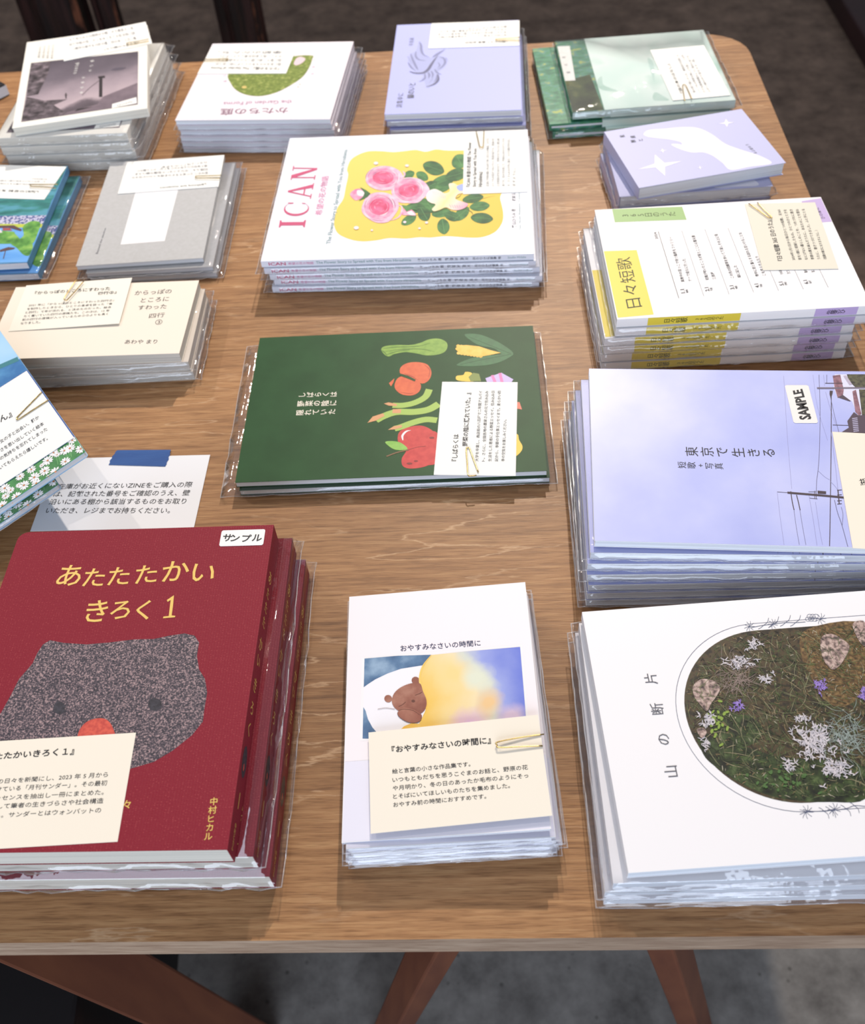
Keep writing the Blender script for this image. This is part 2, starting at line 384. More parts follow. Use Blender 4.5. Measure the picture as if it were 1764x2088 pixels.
# ------------------------------------------------------------------ books
SHEET = 0.00035
def make_book(name, pose, t, art, cover, pages, spine='left', radius=0, spine_mat=None, tilt=(0, 0), over=0.0, kind='soft'):
    """pose = x, y, rot, w, h, base height; art is already drawn for z = t"""
    x, y, rot, w, h, zb = pose
    root = empty(name, (x, y, TZ+zb), rot, tilt)
    c = art.mb
    out = rrect(-w/2, w/2, -h/2, h/2, radius)
    th = SHEET if kind == 'soft' else 0.002
    c.prism(out, t-th, t, cover); c.prism(out, 0, th, cover)
    sm = spine_mat or cover; e = th
    if spine == 'left': c.box(-w/2, -w/2+e, -h/2, h/2, th, t-th, sm)
    if spine == 'right': c.box(w/2-e, w/2, -h/2, h/2, th, t-th, sm)
    if spine == 'top': c.box(-w/2, w/2, h/2-e, h/2, th, t-th, sm)
    if spine == 'bottom': c.box(-w/2, w/2, -h/2, -h/2+e, th, t-th, sm)
    c.build('cover', root)
    pm = MB(); i = {'left':[e,.0004,.0004,.0004],'right':[.0004,e,.0004,.0004],'top':[.0004,.0004,.0004,e],'bottom':[.0004,.0004,e,.0004]}[spine]
    i = [k+over if k < 0.00039 or k == .0004 else k for k in i]
    r = radius if isinstance(radius, (int, float)) else tuple(max(0, q-.0005) for q in radius)
    pm.prism(rrect(-w/2+i[0], w/2-i[1], -h/2+i[2], h/2-i[3], r), th, t-th, pages)
    pm.build('page_block', root)
    return root

def make_sleeve(w, h, t, fins, seed):
    """clear film bag around a w x h x t book; fins = how far the flattened film sticks out (left, right, bottom, top)"""
    g = np.random.default_rng(seed); mb = MB(); g0 = 0.0002
    def ring(off, z, jit, jz):
        l, r, b, tp = off; pts = []
        x0, x1, y0, y1 = -w/2-l, w/2+r, -h/2-b, h/2+tp; nx, ny = 26, 20
        per = [(x0+(x1-x0)*k/nx, y0) for k in range(nx)]+[(x1, y0+(y1-y0)*k/ny) for k in range(ny)]+\
              [(x1-(x1-x0)*k/nx, y1) for k in range(nx)]+[(x0, y1-(y1-y0)*k/ny) for k in range(ny)]
        for x, y in per: pts.append((x+g.normal(0, jit), y+g.normal(0, jit), min(max(z+g.normal(0, jz), -g0*0.5), t+g0*2)))
        return pts
    a = ring((.0003,)*4, t+g0, 0, 0)
    rs = [a, ring((.0006,)*4, t*0.9, .00004, t*.02)]
    fl = tuple(.0012+f*0.5 for f in fins); fe = tuple(.0012+f for f in fins); z = t*0.42
    rs += [ring(fl, z+.0003, .00012, t*.06), ring(fe, z, .00012, t*.10), ring(fl, z-.0003, .00012, t*.06), ring((.0006,)*4, t*.1, .00004, t*.02), ring((.0003,)*4, -g0*.4, 0, 0)]
    n = len(a); v = [p for r in rs for p in r]; fs = [tuple(range(n))]
    for k in range(len(rs)-1):
        for i in range(n): fs.append((k*n+i, (k+1)*n+i, (k+1)*n+(i+1)%n, k*n+(i+1)%n))
    fs.append(tuple(reversed(range((len(rs)-1)*n, len(rs)*n))))
    mb.add(v, fs, FILM)
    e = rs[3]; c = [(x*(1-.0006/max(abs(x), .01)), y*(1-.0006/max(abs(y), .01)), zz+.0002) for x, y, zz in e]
    mb.add([(x, y, zz+.0002) for x, y, zz in e]+c, [(i, (i+1)%n, n+(i+1)%n, n+i) for i in range(n)], RIM_GLINT)
    return mb

ORD = ['topmost', 'second', 'third', 'fourth', 'fifth', 'sixth', 'seventh', 'eighth']
def copies(proto, w, h, t, pitch, offs, what, cat, group, fins=(.004, .004, .002, .002), film=True, skip=('sample_sticker',), base=0.0):
    """the copies beneath the sample: offs = (dx, dy, drot) in mm / rad in the sample's own frame, listed from the second down"""
    zt = proto.location.z; n = len(offs)
    sl = make_sleeve(w, h, t, fins, len(what)).build('clear_sleeve', smooth=True) if film else None
    c0, s0 = math.cos(proto.rotation_euler.z), math.sin(proto.rotation_euler.z)
    kids = [k for k in COL.objects if k.parent is proto and not k.name.startswith(skip)]
    for i, (dx, dy, dr) in enumerate(offs):
        r = proto.copy(); COL.objects.link(r)
        dx, dy = dx/1000, dy/1000
        r.location = (proto.location.x+c0*dx-s0*dy, proto.location.y+s0*dx+c0*dy, zt-pitch*(i+1))
        r.rotation_euler = (0, 0, proto.rotation_euler.z+dr) if base == 0 else (proto.rotation_euler.x, proto.rotation_euler.y, proto.rotation_euler.z+dr)
        for k in kids:
            q = k.copy(); COL.objects.link(q); q.parent = r
        if film:
            q = sl if i == 0 else sl.copy()
            if i: COL.objects.link(q)
            q.parent = r
        pos = 'bottom copy' if i == n-1 and n > 1 else ORD[i+1]+' copy down'
        if n == 1: pos = 'lower copy'
        tag(r, f'{what}, {pos} in its stack' + (', in clear sleeve' if film else ''), cat, group)
    return kids

def card(quad, z, w, h, label, m=CARD, t=0.00035, group='description cards clipped to the books', tilt=(0,0), pose=None):
    P = np.array([un(*q, z)[:2] for q in quad]); ctr = P.mean(0)
    e = (P[1]-P[0])+(P[2]-P[3]); rot = math.atan2(e[1], e[0])
    if pose: ctr, rot = pose
    a = Art(quad, w, h, t)
    a.mb.prism(rrect(-w/2, w/2, -h/2, h/2, 0), 0, t, m)
    def done():
        o = a.mb.build('description_card'); o.location = (ctr[0], ctr[1], TZ+z-t); o.rotation_euler = (tilt[0], tilt[1], rot)
        return tag(o, label, 'card', group)
    a.done = done
    return a

def clip(pts, z, label, down=0.004, closed=False):
    """paper clip of bent gold wire lying on a card: image points of its visible bend"""
    mb = MB(); p = [np.array(un(x, y, z+.0007))+[0, 0, TZ] for x, y in pts]
    mb.tube(smooth_open(p, 5), 0.00042, GOLD)
    o = mb.build('paper_clip', smooth=True); return tag(o, label, 'paper clip', 'gold wire paper clips on the description cards')

# views of the photograph the drawings were measured in
Z0 = (0, 0, 1); Z1 = (0, 0, .34014); Z2 = (500, 0, .36848); Z3 = (1064, 0, .39683); Z4 = (0, 550, .31746); Z5 = (430, 620, .42517)
Z6 = (1120, 700, .36508); Z7 = (0, 1040, .39261); Z8 = (660, 1150, .3018); Z9 = (1160, 1180, .3424); ZI = (700, 280, .23243)
ZL = (770, 40, .17574); ZT = (1070, 40, .26644); ZK = (340, 70, .2381); ZP = (0, 20, .19841); ZG = (0, 310, .28345)
ZD = (0, 660, .20121); ZN = (1190, 400, .3254); ZO = (1560, 750, .20585)

# ------------------------------------------------------------------ the setting
def floor_mat():
    m = mat('concrete_floor', (118, 112, 106), 0.75, 0.3); nt = m.node_tree; b = nt.nodes['Principled BSDF']; N = nt.nodes.new; L = nt.links.new
    tc = N('ShaderNodeTexCoord')
    n = N('ShaderNodeTexNoise'); n.inputs['Scale'].default_value = 14; n.inputs['Detail'].default_value = 9; n.inputs['Roughness'].default_value = 0.68
    L(tc.outputs['Object'], n.inputs['Vector'])
    r = N('ShaderNodeValToRGB'); e = r.color_ramp.elements
    e[0].position, e[0].color = 0.3, rgb((84, 80, 77)); e[1].position, e[1].color = 0.7, rgb((146, 142, 137))
    L(n.outputs['Fac'], r.inputs[0])
    v = N('ShaderNodeTexVoronoi'); v.inputs['Scale'].default_value = 38; L(tc.outputs['Object'], v.inputs['Vector'])
    rv = N('ShaderNodeValToRGB'); rv.color_ramp.elements[0].position = 0.05; rv.color_ramp.elements[1].position = 0.12
    rv.color_ramp.elements[0].color = (.42, .41, .4, 1); rv.color_ramp.elements[1].color = (1, 1, 1, 1); L(v.outputs['Distance'], rv.inputs[0])
    mx = N('ShaderNodeMix'); mx.data_type = 'RGBA'; mx.blend_type = 'MULTIPLY'; mx.inputs[0].default_value = 0.8
    L(r.outputs[0], mx.inputs[6]); L(rv.outputs[0], mx.inputs[7])
    # brown tint multiplied into the concrete, starting behind the table
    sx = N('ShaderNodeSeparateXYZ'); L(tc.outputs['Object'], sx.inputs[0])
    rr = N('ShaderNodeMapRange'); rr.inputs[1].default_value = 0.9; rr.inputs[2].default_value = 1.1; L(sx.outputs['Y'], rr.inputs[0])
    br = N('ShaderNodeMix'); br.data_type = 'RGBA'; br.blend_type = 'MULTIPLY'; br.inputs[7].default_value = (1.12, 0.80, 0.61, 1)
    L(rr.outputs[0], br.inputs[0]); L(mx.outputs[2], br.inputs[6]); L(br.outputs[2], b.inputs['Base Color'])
    return m
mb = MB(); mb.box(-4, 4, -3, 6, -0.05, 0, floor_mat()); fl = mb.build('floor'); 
def wall(name, x0, x1, y0, y1):
    mb = MB(); mb.box(x0, x1, y0, y1, 0, 2.9, mat('dim_plaster', (236, 230, 222), .8, .2, c2=(226, 220, 212), scale=3)); o = mb.build(name)
    tag(o, None, None, kind='structure')
wall('wall_back', -4.1, 4.1, 6, 6.1); wall('wall_left', -4.1, -4, -3, 6); wall('wall_right', 4, 4.1, -3, 6)
tag(fl, 'worn concrete floor under and behind the wooden table', 'floor', kind='structure')

TA = -0.0788
e1, e2 = np.array([math.cos(TA), math.sin(TA)]), np.array([-math.sin(TA), math.cos(TA)])
table = empty('table', (0, 0, 0), TA)
tag(table, 'long wooden display table with brown veneer top on splayed trestle legs', 'table')
WOOD = wood_mat('veneer_top', (174, 128, 85), (134, 94, 59), (197, 154, 108))
EDGE = wood_mat('veneer_edge', (176, 150, 128), (150, 122, 102), (196, 172, 150), sy=90, lines=False)
LEGW = mat('leg_wood', (104, 58, 40), .5, .3, c2=(122, 72, 48), scale=40, stretch=(1, 1, .12), detail=6)
X0, X1, Y0, Y1, TH = -1.2, 0.294, 0.1402, 1.061, 0.0215
out = rrect(X0, X1, Y0, Y1, (0.02, 0.045, 0.045, 0.02))
mb = MB(); n = len(out)
mb.add([(x, y, TZ-TH) for x, y in out]+[(x, y, TZ) for x, y in out], [tuple(range(n, 2*n)), tuple(reversed(range(n)))], WOOD)
mb.add([(x, y, TZ-TH) for x, y in out]+[(x, y, TZ) for x, y in out], [(i, (i+1)%n, n+(i+1)%n, n+i) for i in range(n)], EDGE)
me_top = mb.build('tabletop', table)
def tl(p):                                   # room -> table frame
    return np.array([p[0]*e1[0]+p[1]*e1[1], p[0]*e2[0]+p[1]*e2[1], p[2]])
def leg(p, q, w, d, side):
    a, b = np.array([*un(*p, -.32)]), np.array([*un(*q, -.60)])
    t = (b-a)/(a[2]-b[2]); top = a-t*(-0.0225-a[2])*1.0; top = a + t*(a[2]+0.0225); bot = a+t*(a[2]+TZ)
    m = MB(); o = np.array([0, 0, TZ])
    m.beam(tl(top+o), tl(bot+o), w, d, side, LEGW)
    return m.build('leg', table, bevel=.002)
leg((224, 1975), (440, 2086), 0.046, 0.054, (0.5, 1, 0))
leg((872, 1955), (803, 2090), 0.026, 0.028, (1, 0.5, 0))
leg((1374, 1955), (1418, 2090), 0.024, 0.026, (1, -0.5, 0))

bk = un(100, 2020, -.42)
mb = MB(); mb.prism(rrect(-.16, .115, -.09, .11, .012), 0, .30, mat('black_plastic', (30, 28, 30), .45, .4, bump=(60, .2)))
box = empty('storage_box', (bk[0]-.085, bk[1]+.02, 0), 0.02)
mb.build('body', box, bevel=.004)
mb = MB(); mb.prism(rrect(-.165, .120, -.095, .115, .014), .30, .322, MATS['black_plastic']); mb.build('lid', box, bevel=.004)
tag(box, 'black storage box standing on the floor under the table', 'box')

# dark lacquered posts and the maroon platform behind the table
LACQ = mat('dark_lacquer', (62, 36, 34), 0.32, 0.5, c2=(24, 15, 16), scale=5, stretch=(14, 14, 1.4), detail=5, lo=.38, hi=.6, bump=(40, .5))
WORN = mat('worn_edge', (140, 86, 62), 0.5, 0.3, c2=(40, 26, 24), scale=30, stretch=(4, 4, 1), lo=.35, hi=.55)
stand = empty('wooden_stand', (0, 1.75, 0))
tag(stand, 'dark red lacquered wooden stand on the floor behind the table', 'stand')
for px, wd_, turn in ((122, .118, 6), (226, .046, 6), (492, .080, 4)):
    c = un(px, 60, -.12); c = np.array([c[0]+(1.75-c[1])*0, 0]); m = MB()
    xx = un(px, 50, -.3); sc = 1.75/xx[1]; x = xx[0]*1.0
    prof = []
    for k in range(28):
        a = 2*math.pi*k/28; r = wd_*(0.5+0.05*math.cos(7*a)); prof.append((x+r*math.cos(a), (xx[1]-1.75)+r*math.sin(a)*0.7))
    m.prism(prof, 0, 1.05, LACQ)
    m.add([(x+wd_*.36, xx[1]-1.75-wd_*.36, .30), (x+wd_*.48, xx[1]-1.75-wd_*.30, .30), (x+wd_*.46, xx[1]-1.75-wd_*.31, .72), (x+wd_*.38, xx[1]-1.75-wd_*.355, .74)], [(0, 1, 2, 3)], WORN)
    m.build('leg', stand)
m = MB(); a1, a2 = un(118, 50, -.3), un(492, 50, -.3)
m.beam((a1[0]-.15, a1[1]-1.75, 1.08), (a2[0]+.15, a2[1]-1.75, 1.08), .06, .12, (0, 0, 1), LACQ); m.build('top_rail', stand)

pa, pb = un(1722, 0, -.66), un(1764, 68, -.66); dpl = (pb-pa)/np.linalg.norm(pb-pa)
nrm = np.array([-dpl[1], dpl[0]]); nrm = nrm if nrm[0] > 0 else -nrm
A, B = pa[:2]-dpl[:2]*1.5, pb[:2]+dpl[:2]*1.2
mb = MB(); mb.prism([tuple(A), tuple(B), tuple(B+nrm*1.0), tuple(A+nrm*1.0)][::-1], 0, .055, mat('maroon_board', (58, 30, 32), .5, .4, c2=(44, 24, 26), scale=8))
ob = mb.build('low_platform', bevel=.006); tag(ob, 'low dark maroon platform on the floor past the table corner', 'platform')

# ------------------------------------------------------------------ helpers for whole stacks
def place(q, z, w, h, rot=None):
    P = np.array([un(*p, z)[:2] for p in q]); c = P.mean(0); e = (P[1]-P[0])+(P[2]-P[3])
    return c[0], c[1], (math.atan2(e[1], e[0]) if rot is None else rot)
def quad_of(x, y, rot, w, h, z):
    """photo corners of a rectangle lying at height z"""
    out = []
    for u, v in ((-w/2,h/2),(w/2,h/2),(w/2,-h/2),(-w/2,-h/2)):
        d = np.array([x+u*math.cos(rot)-v*math.sin(rot), y+u*math.sin(rot)+v*math.cos(rot), z-CH])
        out.append((882+F*(d@RT)/(d@FW), 1044-F*(d@UP)/(d@FW)))
    return out

# ================================================================== red cloth-bound book
def cloth_mat():
    m = mat('red_cloth', (150, 44, 56), .6, .25); nt = m.node_tree; b = nt.nodes['Principled BSDF']; N = nt.nodes.new; L = nt.links.new
    tc = N('ShaderNodeTexCoord'); mp = N('ShaderNodeMapping'); mp.inputs['Scale'].default_value = (680, 1250, 900); L(tc.outputs['Object'], mp.inputs[0])
    v = N('ShaderNodeTexVoronoi'); v.inputs['Scale'].default_value = 1.0; v.inputs['Randomness'].default_value = 0.25; L(mp.outputs[0], v.inputs['Vector'])
    r = N('ShaderNodeValToRGB'); e = r.color_ramp.elements
    e[0].position, e[0].color = .10, rgb((224, 116, 112)); e[1].position, e[1].color = .36, rgb((140, 30, 48)); L(v.outputs['Distance'], r.inputs[0])
    L(r.outputs[0], b.inputs['Base Color'])
    bp = N('ShaderNodeBump'); bp.invert = True; bp.inputs['Strength'].default_value = .5; bp.inputs['Distance'].default_value = .0006
    L(v.outputs['Distance'], bp.inputs['Height']); L(bp.outputs[0], b.inputs['Normal'])
    return m
RED = cloth_mat()
FUR = ramp_mat('grey_fur_print', [(.36, (44, 42, 52)), (.50, (84, 74, 84)), (.66, (182, 154, 154))], 1250, 6, rough=.6)
ORANGE = mat('orange_print', (226, 96, 76), .6, c2=(196, 70, 62), scale=500)
FOIL = mat('gold_foil', (236, 198, 104), .45, .5, .1)
q = [(41, 1088), (559.5, 1069.4), (463.3, 1733), (-60, 1751)]
x, y, rot, w, h, t = -.1797, .2787, -.0795, .1548, .1948, .0164
q = quad_of(x, y, rot, w, h, .052)
a = Art(q, w, h, t)
a.poly(Z7, [(-330,1500),(-160,1290),(10,1050),(60,960),(100,880),(170,800),(195,745),(225,700),(262,678),(330,692),(450,700),(570,690),(700,674),(800,672),(880,655),(960,643),(1012,655),(1035,690),(1024,760),(1035,830),(1066,880),(1077,950),(1062,1040),(1055,1100),(1000,1170),(900,1250),(800,1310),(680,1345),(520,1390),(300,1450),(60,1520),(-200,1560)], FUR, 1)
DARKFUR = mat('dark_fur_print', (66, 64, 74), .6, c2=(40, 38, 46), scale=700)
a.ell(Z7, (806,1012), 36, 34, DARKFUR, 2); a.ell(Z7, (310,1030), 30, 34, DARKFUR, 2)
a.poly(Z7, [(405,1175),(440,1112),(500,1085),(560,1094),(598,1160),(620,1280),(520,1350),(410,1300)], ORANGE, 2, True)
for ch, (cx, cy), sz, r_ in (('あ',(365,342),.0172,-8),('た',(492,352),.0150,-6),('た',(620,345),.0150,-3),('た',(762,335),.0152,0),('か',(915,318),.0172,0),('い',(1058,330),.0168,-12),
                             ('き',(505,527),.0170,-2),('ろ',(627,522),.0148,0),('く',(745,522),.0148,-3)):
    a.chars(Z7, ch, (cx,cy), (cx,cy), sz, r_+5, FOIL, 3, .007)
a.poly(Z7, [(868,470),(905,445),(900,500),(893,550),(912,552),(910,560),(848,565),(850,556),(878,553),(884,500),(888,470),(872,480)], FOIL, 3)
a.chars(Z7, '中村ヒカル', (1112,1515), (1083,1697), .0042, 5, FOIL, 3, .012)
a.chars(Z7, '々', (660,1531), (660,1531), .0052, 5, FOIL, 3, .012)
for ch, f_, sz in (('あ',.17,.0095),('た',.225,.008),('た',.275,.008),('た',.325,.008),('か',.40,.0095),('い',.455,.009),('き',.53,.0095),('ろ',.60,.009),('く',.66,.009),('I',.86,.012)):
    v, fs = glyphs(ch, .004); c_ = (v.min(0)+v.max(0))/2
    a.mb.add([(w/2+8e-5, h/2-h*f_+p[1]*sz, t/2-p[0]*sz*.8) for p in v-c_], fs, FOIL)
for i, ch in enumerate('中村ヒカル'):
    v, fs = glyphs(ch, .01); c_ = (v.min(0)+v.max(0))/2
    a.mb.add([(w/2+8e-5, h/2-h*(.925+.014*i)+p[1]*.003, t/2-p[0]*.003) for p in v-c_], fs, FOIL)
a.mb.add([(w/2+6e-5, h/2-h*.755+.0085*math.sin(k*math.pi/10), t/2-.0045*math.cos(k*math.pi/10)) for k in range(20)], [tuple(range(20))[::-1]], DARKFUR)
a.mb.add([(w/2+9e-5, h/2-h*.77+.002*math.sin(k*math.pi/6), t/2-.001*math.cos(k*math.pi/6)) for k in range(12)], [tuple(range(12))[::-1]], ORANGE)
red = make_book('hardcover_book', (x, y, rot, w, h, .0360), t, a, RED, PAGES if False else CREAMPAGES, 'right', (.006, 0, 0, .006))
tag(red, 'red cloth-covered book with gold lettering and grey animal face, topmost copy with white sample sticker', 'book', 'red cloth-bound books in the front stack')
sb = Art(quad_of(x, y, rot, w, h, .052), w, h, t)
sq = [(1155,107),(1370,103),(1368,185),(1147,192)]
ss = Art([(Z7[0]+p[0]*Z7[2], Z7[1]+p[1]*Z7[2]) for p in sq], .0262, .0118, t+.0003)
ss.mb.prism(rrect(-.0131, .0131, -.0059, .0059, .0013), t+.0001, t+.0003, CARD)
for ch, (cx, cy) in (('サ',(1187,147)),('ン',(1227,149)),('プ',(1283,150)),('ル',(1335,148))):
    ss.chars(Z7, ch, (cx,cy), (cx,cy), .0062, -4, INK, 2, .02)
so = ss.mb.build('sample_sticker', red); lc = sb.loc(Z7, (1260,147)); so.location = (lc[0], lc[1], 0); so['label'] = 'white rounded sticker with handwritten katakana'
copies(red, w, h, t, .0172, [(8.1, 2.7, .003), (13.6, -.9, .0)], 'red cloth-covered gold-lettered book', 'book', 'red cloth-bound books in the front stack', (.002, .004, .002, .005))
a = card([(-20.5,1510.8), (269.8,1493), (226.2,1718.4), (-65,1736)], .0526, .0762, .0565, 'cream description card lying on the red cloth-covered book', CREAM)
a.body(Z0, ['『あたたたかいきろく１』'], [(-52,1538),(149,1524),(147,1541),(-56,1553.5)], INK, 2, .02)
for i, s_ in enumerate(['の日々を新聞にし、2023 年 5 月から','けている「月刊サンダー」。その最初','ッセンスを抽出し一冊にまとめた。','して筆者の生きづらさや社会構造','る。サンダーとはウォンバットの']):
    xr = (1345,1330,1290,1282,1252)[i]; yr = (690,800,920,1030,1150)[i]; xl = (5,-8,-10,22,-12)[i]; C_ = (0,1470,.15873)
    a.text(C_, s_, [(xl+6, yr+75-5*i), (xr, yr-12), (xr-12, yr+58), (xl-6, yr+140-5*i)], INK, 2)
a.done()

# ================================================================== goodnight booklet with sleeping bear
w, h, t = .105, .148, .0024
q = [(714.3,1218.2),(1069.5,1170.5),(1126.3,1679.7),(696.8,1717.4)]
a = Art(q, w, h, t)
LILACW = mat('lilac_white_print', (238, 236, 250), .5)
BLUEWC = ramp_mat('blue_watercolour', [(.3, (58, 92, 134)), (.5, (92, 128, 166)), (.7, (150, 178, 206))], 70, 6)
BROWNWC = ramp_mat('brown_watercolour', [(.3, (132, 72, 58)), (.5, (158, 100, 82)), (.7, (184, 132, 112))], 90, 6)
LINEB = mat('brown_line', (104, 60, 48)); NAVY = mat('navy_ink', (44, 52, 92))
PINKW = mat('pink_white_print', (252, 244, 248), .5)
a.poly(Z8, [(180,226),(1357,68),(1500,1180),(145,1330)], PINKW, 1)
a.poly(Z8, [(145,1331),(600,1290),(1500,1180),(1545,1755),(122,1880)], LILACW, 1)
a.poly(Z8, [(262,628),(1337,494),(1392,1090),(245,1188)], WHITE, 2)
a.poly(Z8, [(278,635),(1324,511),(1374,1075),(265,1170)], mat('pillow_white', (250, 248, 254)), 3)
a.poly(Z8, [(279,634),(500,606),(720,590),(680,660),(520,692),(430,728),(350,770),(300,805),(273,826)], BLUEWC, 4)
a.poly(Z8, [(270,960),(285,985),(300,1040),(330,1095),(370,1140),(362,1170),(264,1171)], BLUEWC, 4)
p0, p1 = a.loc(Z8, (680,930)), a.loc(Z8, (1330,640))
QUILT = grad_mat('quilt_watercolour', p0, p1, [(0, (248, 204, 96)), (.2, (250, 220, 146)), (.45, (250, 230, 184)), (.6, (220, 224, 212)), (.72, (160, 172, 234)), (1, (112, 130, 222))], .62, 34,
    blobs=((a.loc(Z8, (980,1050)), .0105, (228, 190, 226)), (a.loc(Z8, (860,720)), .010, (250, 222, 150)), (a.loc(Z8, (1110,900)), .008, (246, 206, 150)), (a.loc(Z8, (1260,990)), .008, (222, 200, 226)), (a.loc(Z8, (1030,730)), .008, (232, 236, 214))))
a.poly(Z8, [(724,592),(940,560),(1324,511),(1350,800),(1374,1075),(1000,1110),(820,1115),(655,1110),(640,1060),(690,960),(690,900),(668,840),(648,780),(650,720),(672,660)], QUILT, 5)
ORWC = ramp_mat('orange_watercolour', [(.35, (246, 190, 66)), (.6, (250, 216, 120))], 60)
a.line(Z8, [(724,592),(672,660),(650,720),(648,780),(668,840),(690,900),(688,960),(668,1005)], .0012, ORWC, 7, taper=True)
a.poly(Z8, [(500,1122),(540,1080),(590,1058),(655,1060),(650,1110)], ORWC, 6)
a.ell(Z8, (435,898), 26, 25, BROWNWC, 6); a.ell(Z8, (618,768), 27, 25, BROWNWC, 6)
a.poly(Z8, [(460,900),(475,860),(510,825),(560,798),(610,785),(650,790),(668,840),(690,895),(688,945),(660,985),(600,1000),(520,985),(480,960),(462,930)], BROWNWC, 7, True)
BROWN2 = ramp_mat('brown_watercolour_muzzle', [(.3, (148, 84, 68)), (.7, (176, 118, 98))], 120)
a.poly(Z8, [(500,985),(540,955),(600,965),(640,985),(660,1005),(650,1040),(610,1056),(560,1050),(515,1025),(498,1002)], BROWN2, 8, True)
for p in ([(505,948),(530,935),(552,915)], [(615,868),(640,858),(662,845)], [(505,975),(540,965),(600,972),(645,1000)], [(365,972),(420,962),(480,968)], [(500,985),(498,1002),(515,1025),(560,1050),(610,1056),(650,1040),(658,1010)]):
    a.line(Z8, p, .00022, LINEB, 9)
a.ell(Z8, (602,908), 12, 9, LINEB, 9)
a.text(Z8, 'おやすみなさいの時間に', [(514,535),(1052,475),(1056,515),(520,577)], NAVY, 4, .006)
oya = make_book('booklet', (-.0049, .2581, -.045, w, h, .0207), t, a, WHITE, PAGES, 'left', tilt=(.0127, -.05))
tag(oya, 'white booklet with painting of a bear asleep under a yellow quilt, topmost copy', 'booklet', 'sleeping bear booklets in the front stack')
ks = [k for k in COL.objects if k.parent is oya]
copies(oya, w, h, t, .0031, [(1.5,-2.5,.01),(3,-3.5,.02),(1,-4.2,.004),(3.8,-3.6,.03),(.5,-4.6,.0),(2.5,-4.4,.012)], 'white sleeping bear booklet', 'booklet', 'sleeping bear booklets in the front stack', (.001,.0015,.001,.001))
for o in COL.objects:                       # copies start from the level of the flat pile
    if o.parent is None and o.name.startswith('booklet.'): o.location.z -= .0010
a = card([(755,1493),(1102.7,1460.9),(1124.8,1664.6),(753,1699.9)], .0262, .091, .055, 'cream description card on the sleeping bear booklet', CREAM, tilt=(.0127,-.05), pose=((.0002,.2152), -.012))
a.text(Z8, '『おやすみなさいの時間に』', [(468,1232),(1142,1172),(1146,1222),(472,1278)], INK, 2, .02)
for i, s_ in enumerate(['絵と言葉の小さな作品集です。','いつもともだちを思うこぐまのお話と、野原の花','や月明かり、冬の日のあったか毛布のようにそっ','とそばにいてほしいものたちを集めました。','おやすみ前の時間におすすめです。']):
    xr = (1000,1386,1388,1262,1100)[i]; yl = 1386+56*i+(i>0)*2; k = (xr-470)/916*80
    a.text(Z8, s_, [(468,yl),(xr,yl-k),(xr+2,yl-k+33),(470,yl+33)], INK, 2, .004)
a.done()
clip([(1109.7,1497),(1060,1504),(1015,1513),(1013.5,1519),(1018,1524),(1060,1522.5),(1106.7,1520.6)], .0285, 'gold wire clip on the card of the sleeping bear booklet')

# ================================================================== white book with meadow photograph
w, h, t = .21, .146, .0070
z = .036
P1, P2 = un(1187.4,1248.5,z), un(1280.5,1779.2,z); rot = -.020; mid = (P1+P2)/2
x, y = mid[0]+w/2*math.cos(rot), mid[1]+w/2*math.sin(rot)
qm = quad_of(x, y, rot, w, h, z)
a = Art(qm, w, h, t)
MEADOW = ramp_mat('meadow_photo', [(.25, (22, 20, 17)), (.42, (52, 44, 32)), (.52, (82, 66, 44)), (.62, (62, 66, 42)), (.8, (140, 126, 98))], 260, 12, rough=.45)
topv = a.loc(Z9, (1400,287))[1]; botv = a.loc(Z9, (1450,1333))[1]; lu = a.loc(Z9, (680,745))[0]; rr = (topv-botv)/2; cv = (topv+botv)/2
def stadium(u0, r, n=36, u1=None):
    u1 = u1 or (w/2-.006)
    return [(u0+r+r*math.cos(math.pi/2+math.pi*k/n), cv+r*math.sin(math.pi/2+math.pi*k/n)) for k in range(n+1)]+[(u1, cv-r), (u1, cv+r)]
a.flat(stadium(lu, rr), MEADOW, 1)
MEADOWG = ramp_mat('meadow_photo_green', [(.28, (16, 20, 14)), (.45, (38, 46, 26)), (.58, (58, 74, 38)), (.8, (104, 122, 76))], 240, 12, rough=.45)
MEADOWB = ramp_mat('meadow_photo_brown', [(.25, (52, 40, 26)), (.5, (106, 80, 48)), (.75, (156, 126, 80))], 600, 10, rough=.45)
for pts, m_ in (([(760,900),(900,960),(1050,1000),(1250,1060),(1500,1080),(1764,1120),(1764,1312),(1550,1330),(1400,1325),(1250,1305),(1120,1265),(1000,1205),(880,1125),(800,1045)], MEADOWG), ([(860,780),(960,800),(1100,830),(1150,930),(1050,1000),(900,960),(850,880)], MEADOWG), ([(1420,300),(1764,275),(1764,640),(1640,760),(1520,720),(1450,600),(1380,440)], MEADOWB)):
    a.poly(Z9, pts, m_, 1.5, True)
lu2 = a.loc(Z9, (629,745))[0]; r2 = rr+.0045; BLUEINK = mat('blue_grey_ink', (84, 92, 120))
st = stadium(lu2, r2)
a.strip(st[:-2], .00028, BLUEINK, 1)
a.strip([(lu2+r2, cv+r2), (w/2-.008, cv+r2)], .00028, BLUEINK, 1); a.strip([(lu2+r2, cv-r2), (w/2-.008, cv-r2)], .00028, BLUEINK, 1)
def inside(u, v, m=.001):
    du = min(0, u-(lu+rr)); return u < w/2-.008 and math.hypot(du, v-cv) < rr-m
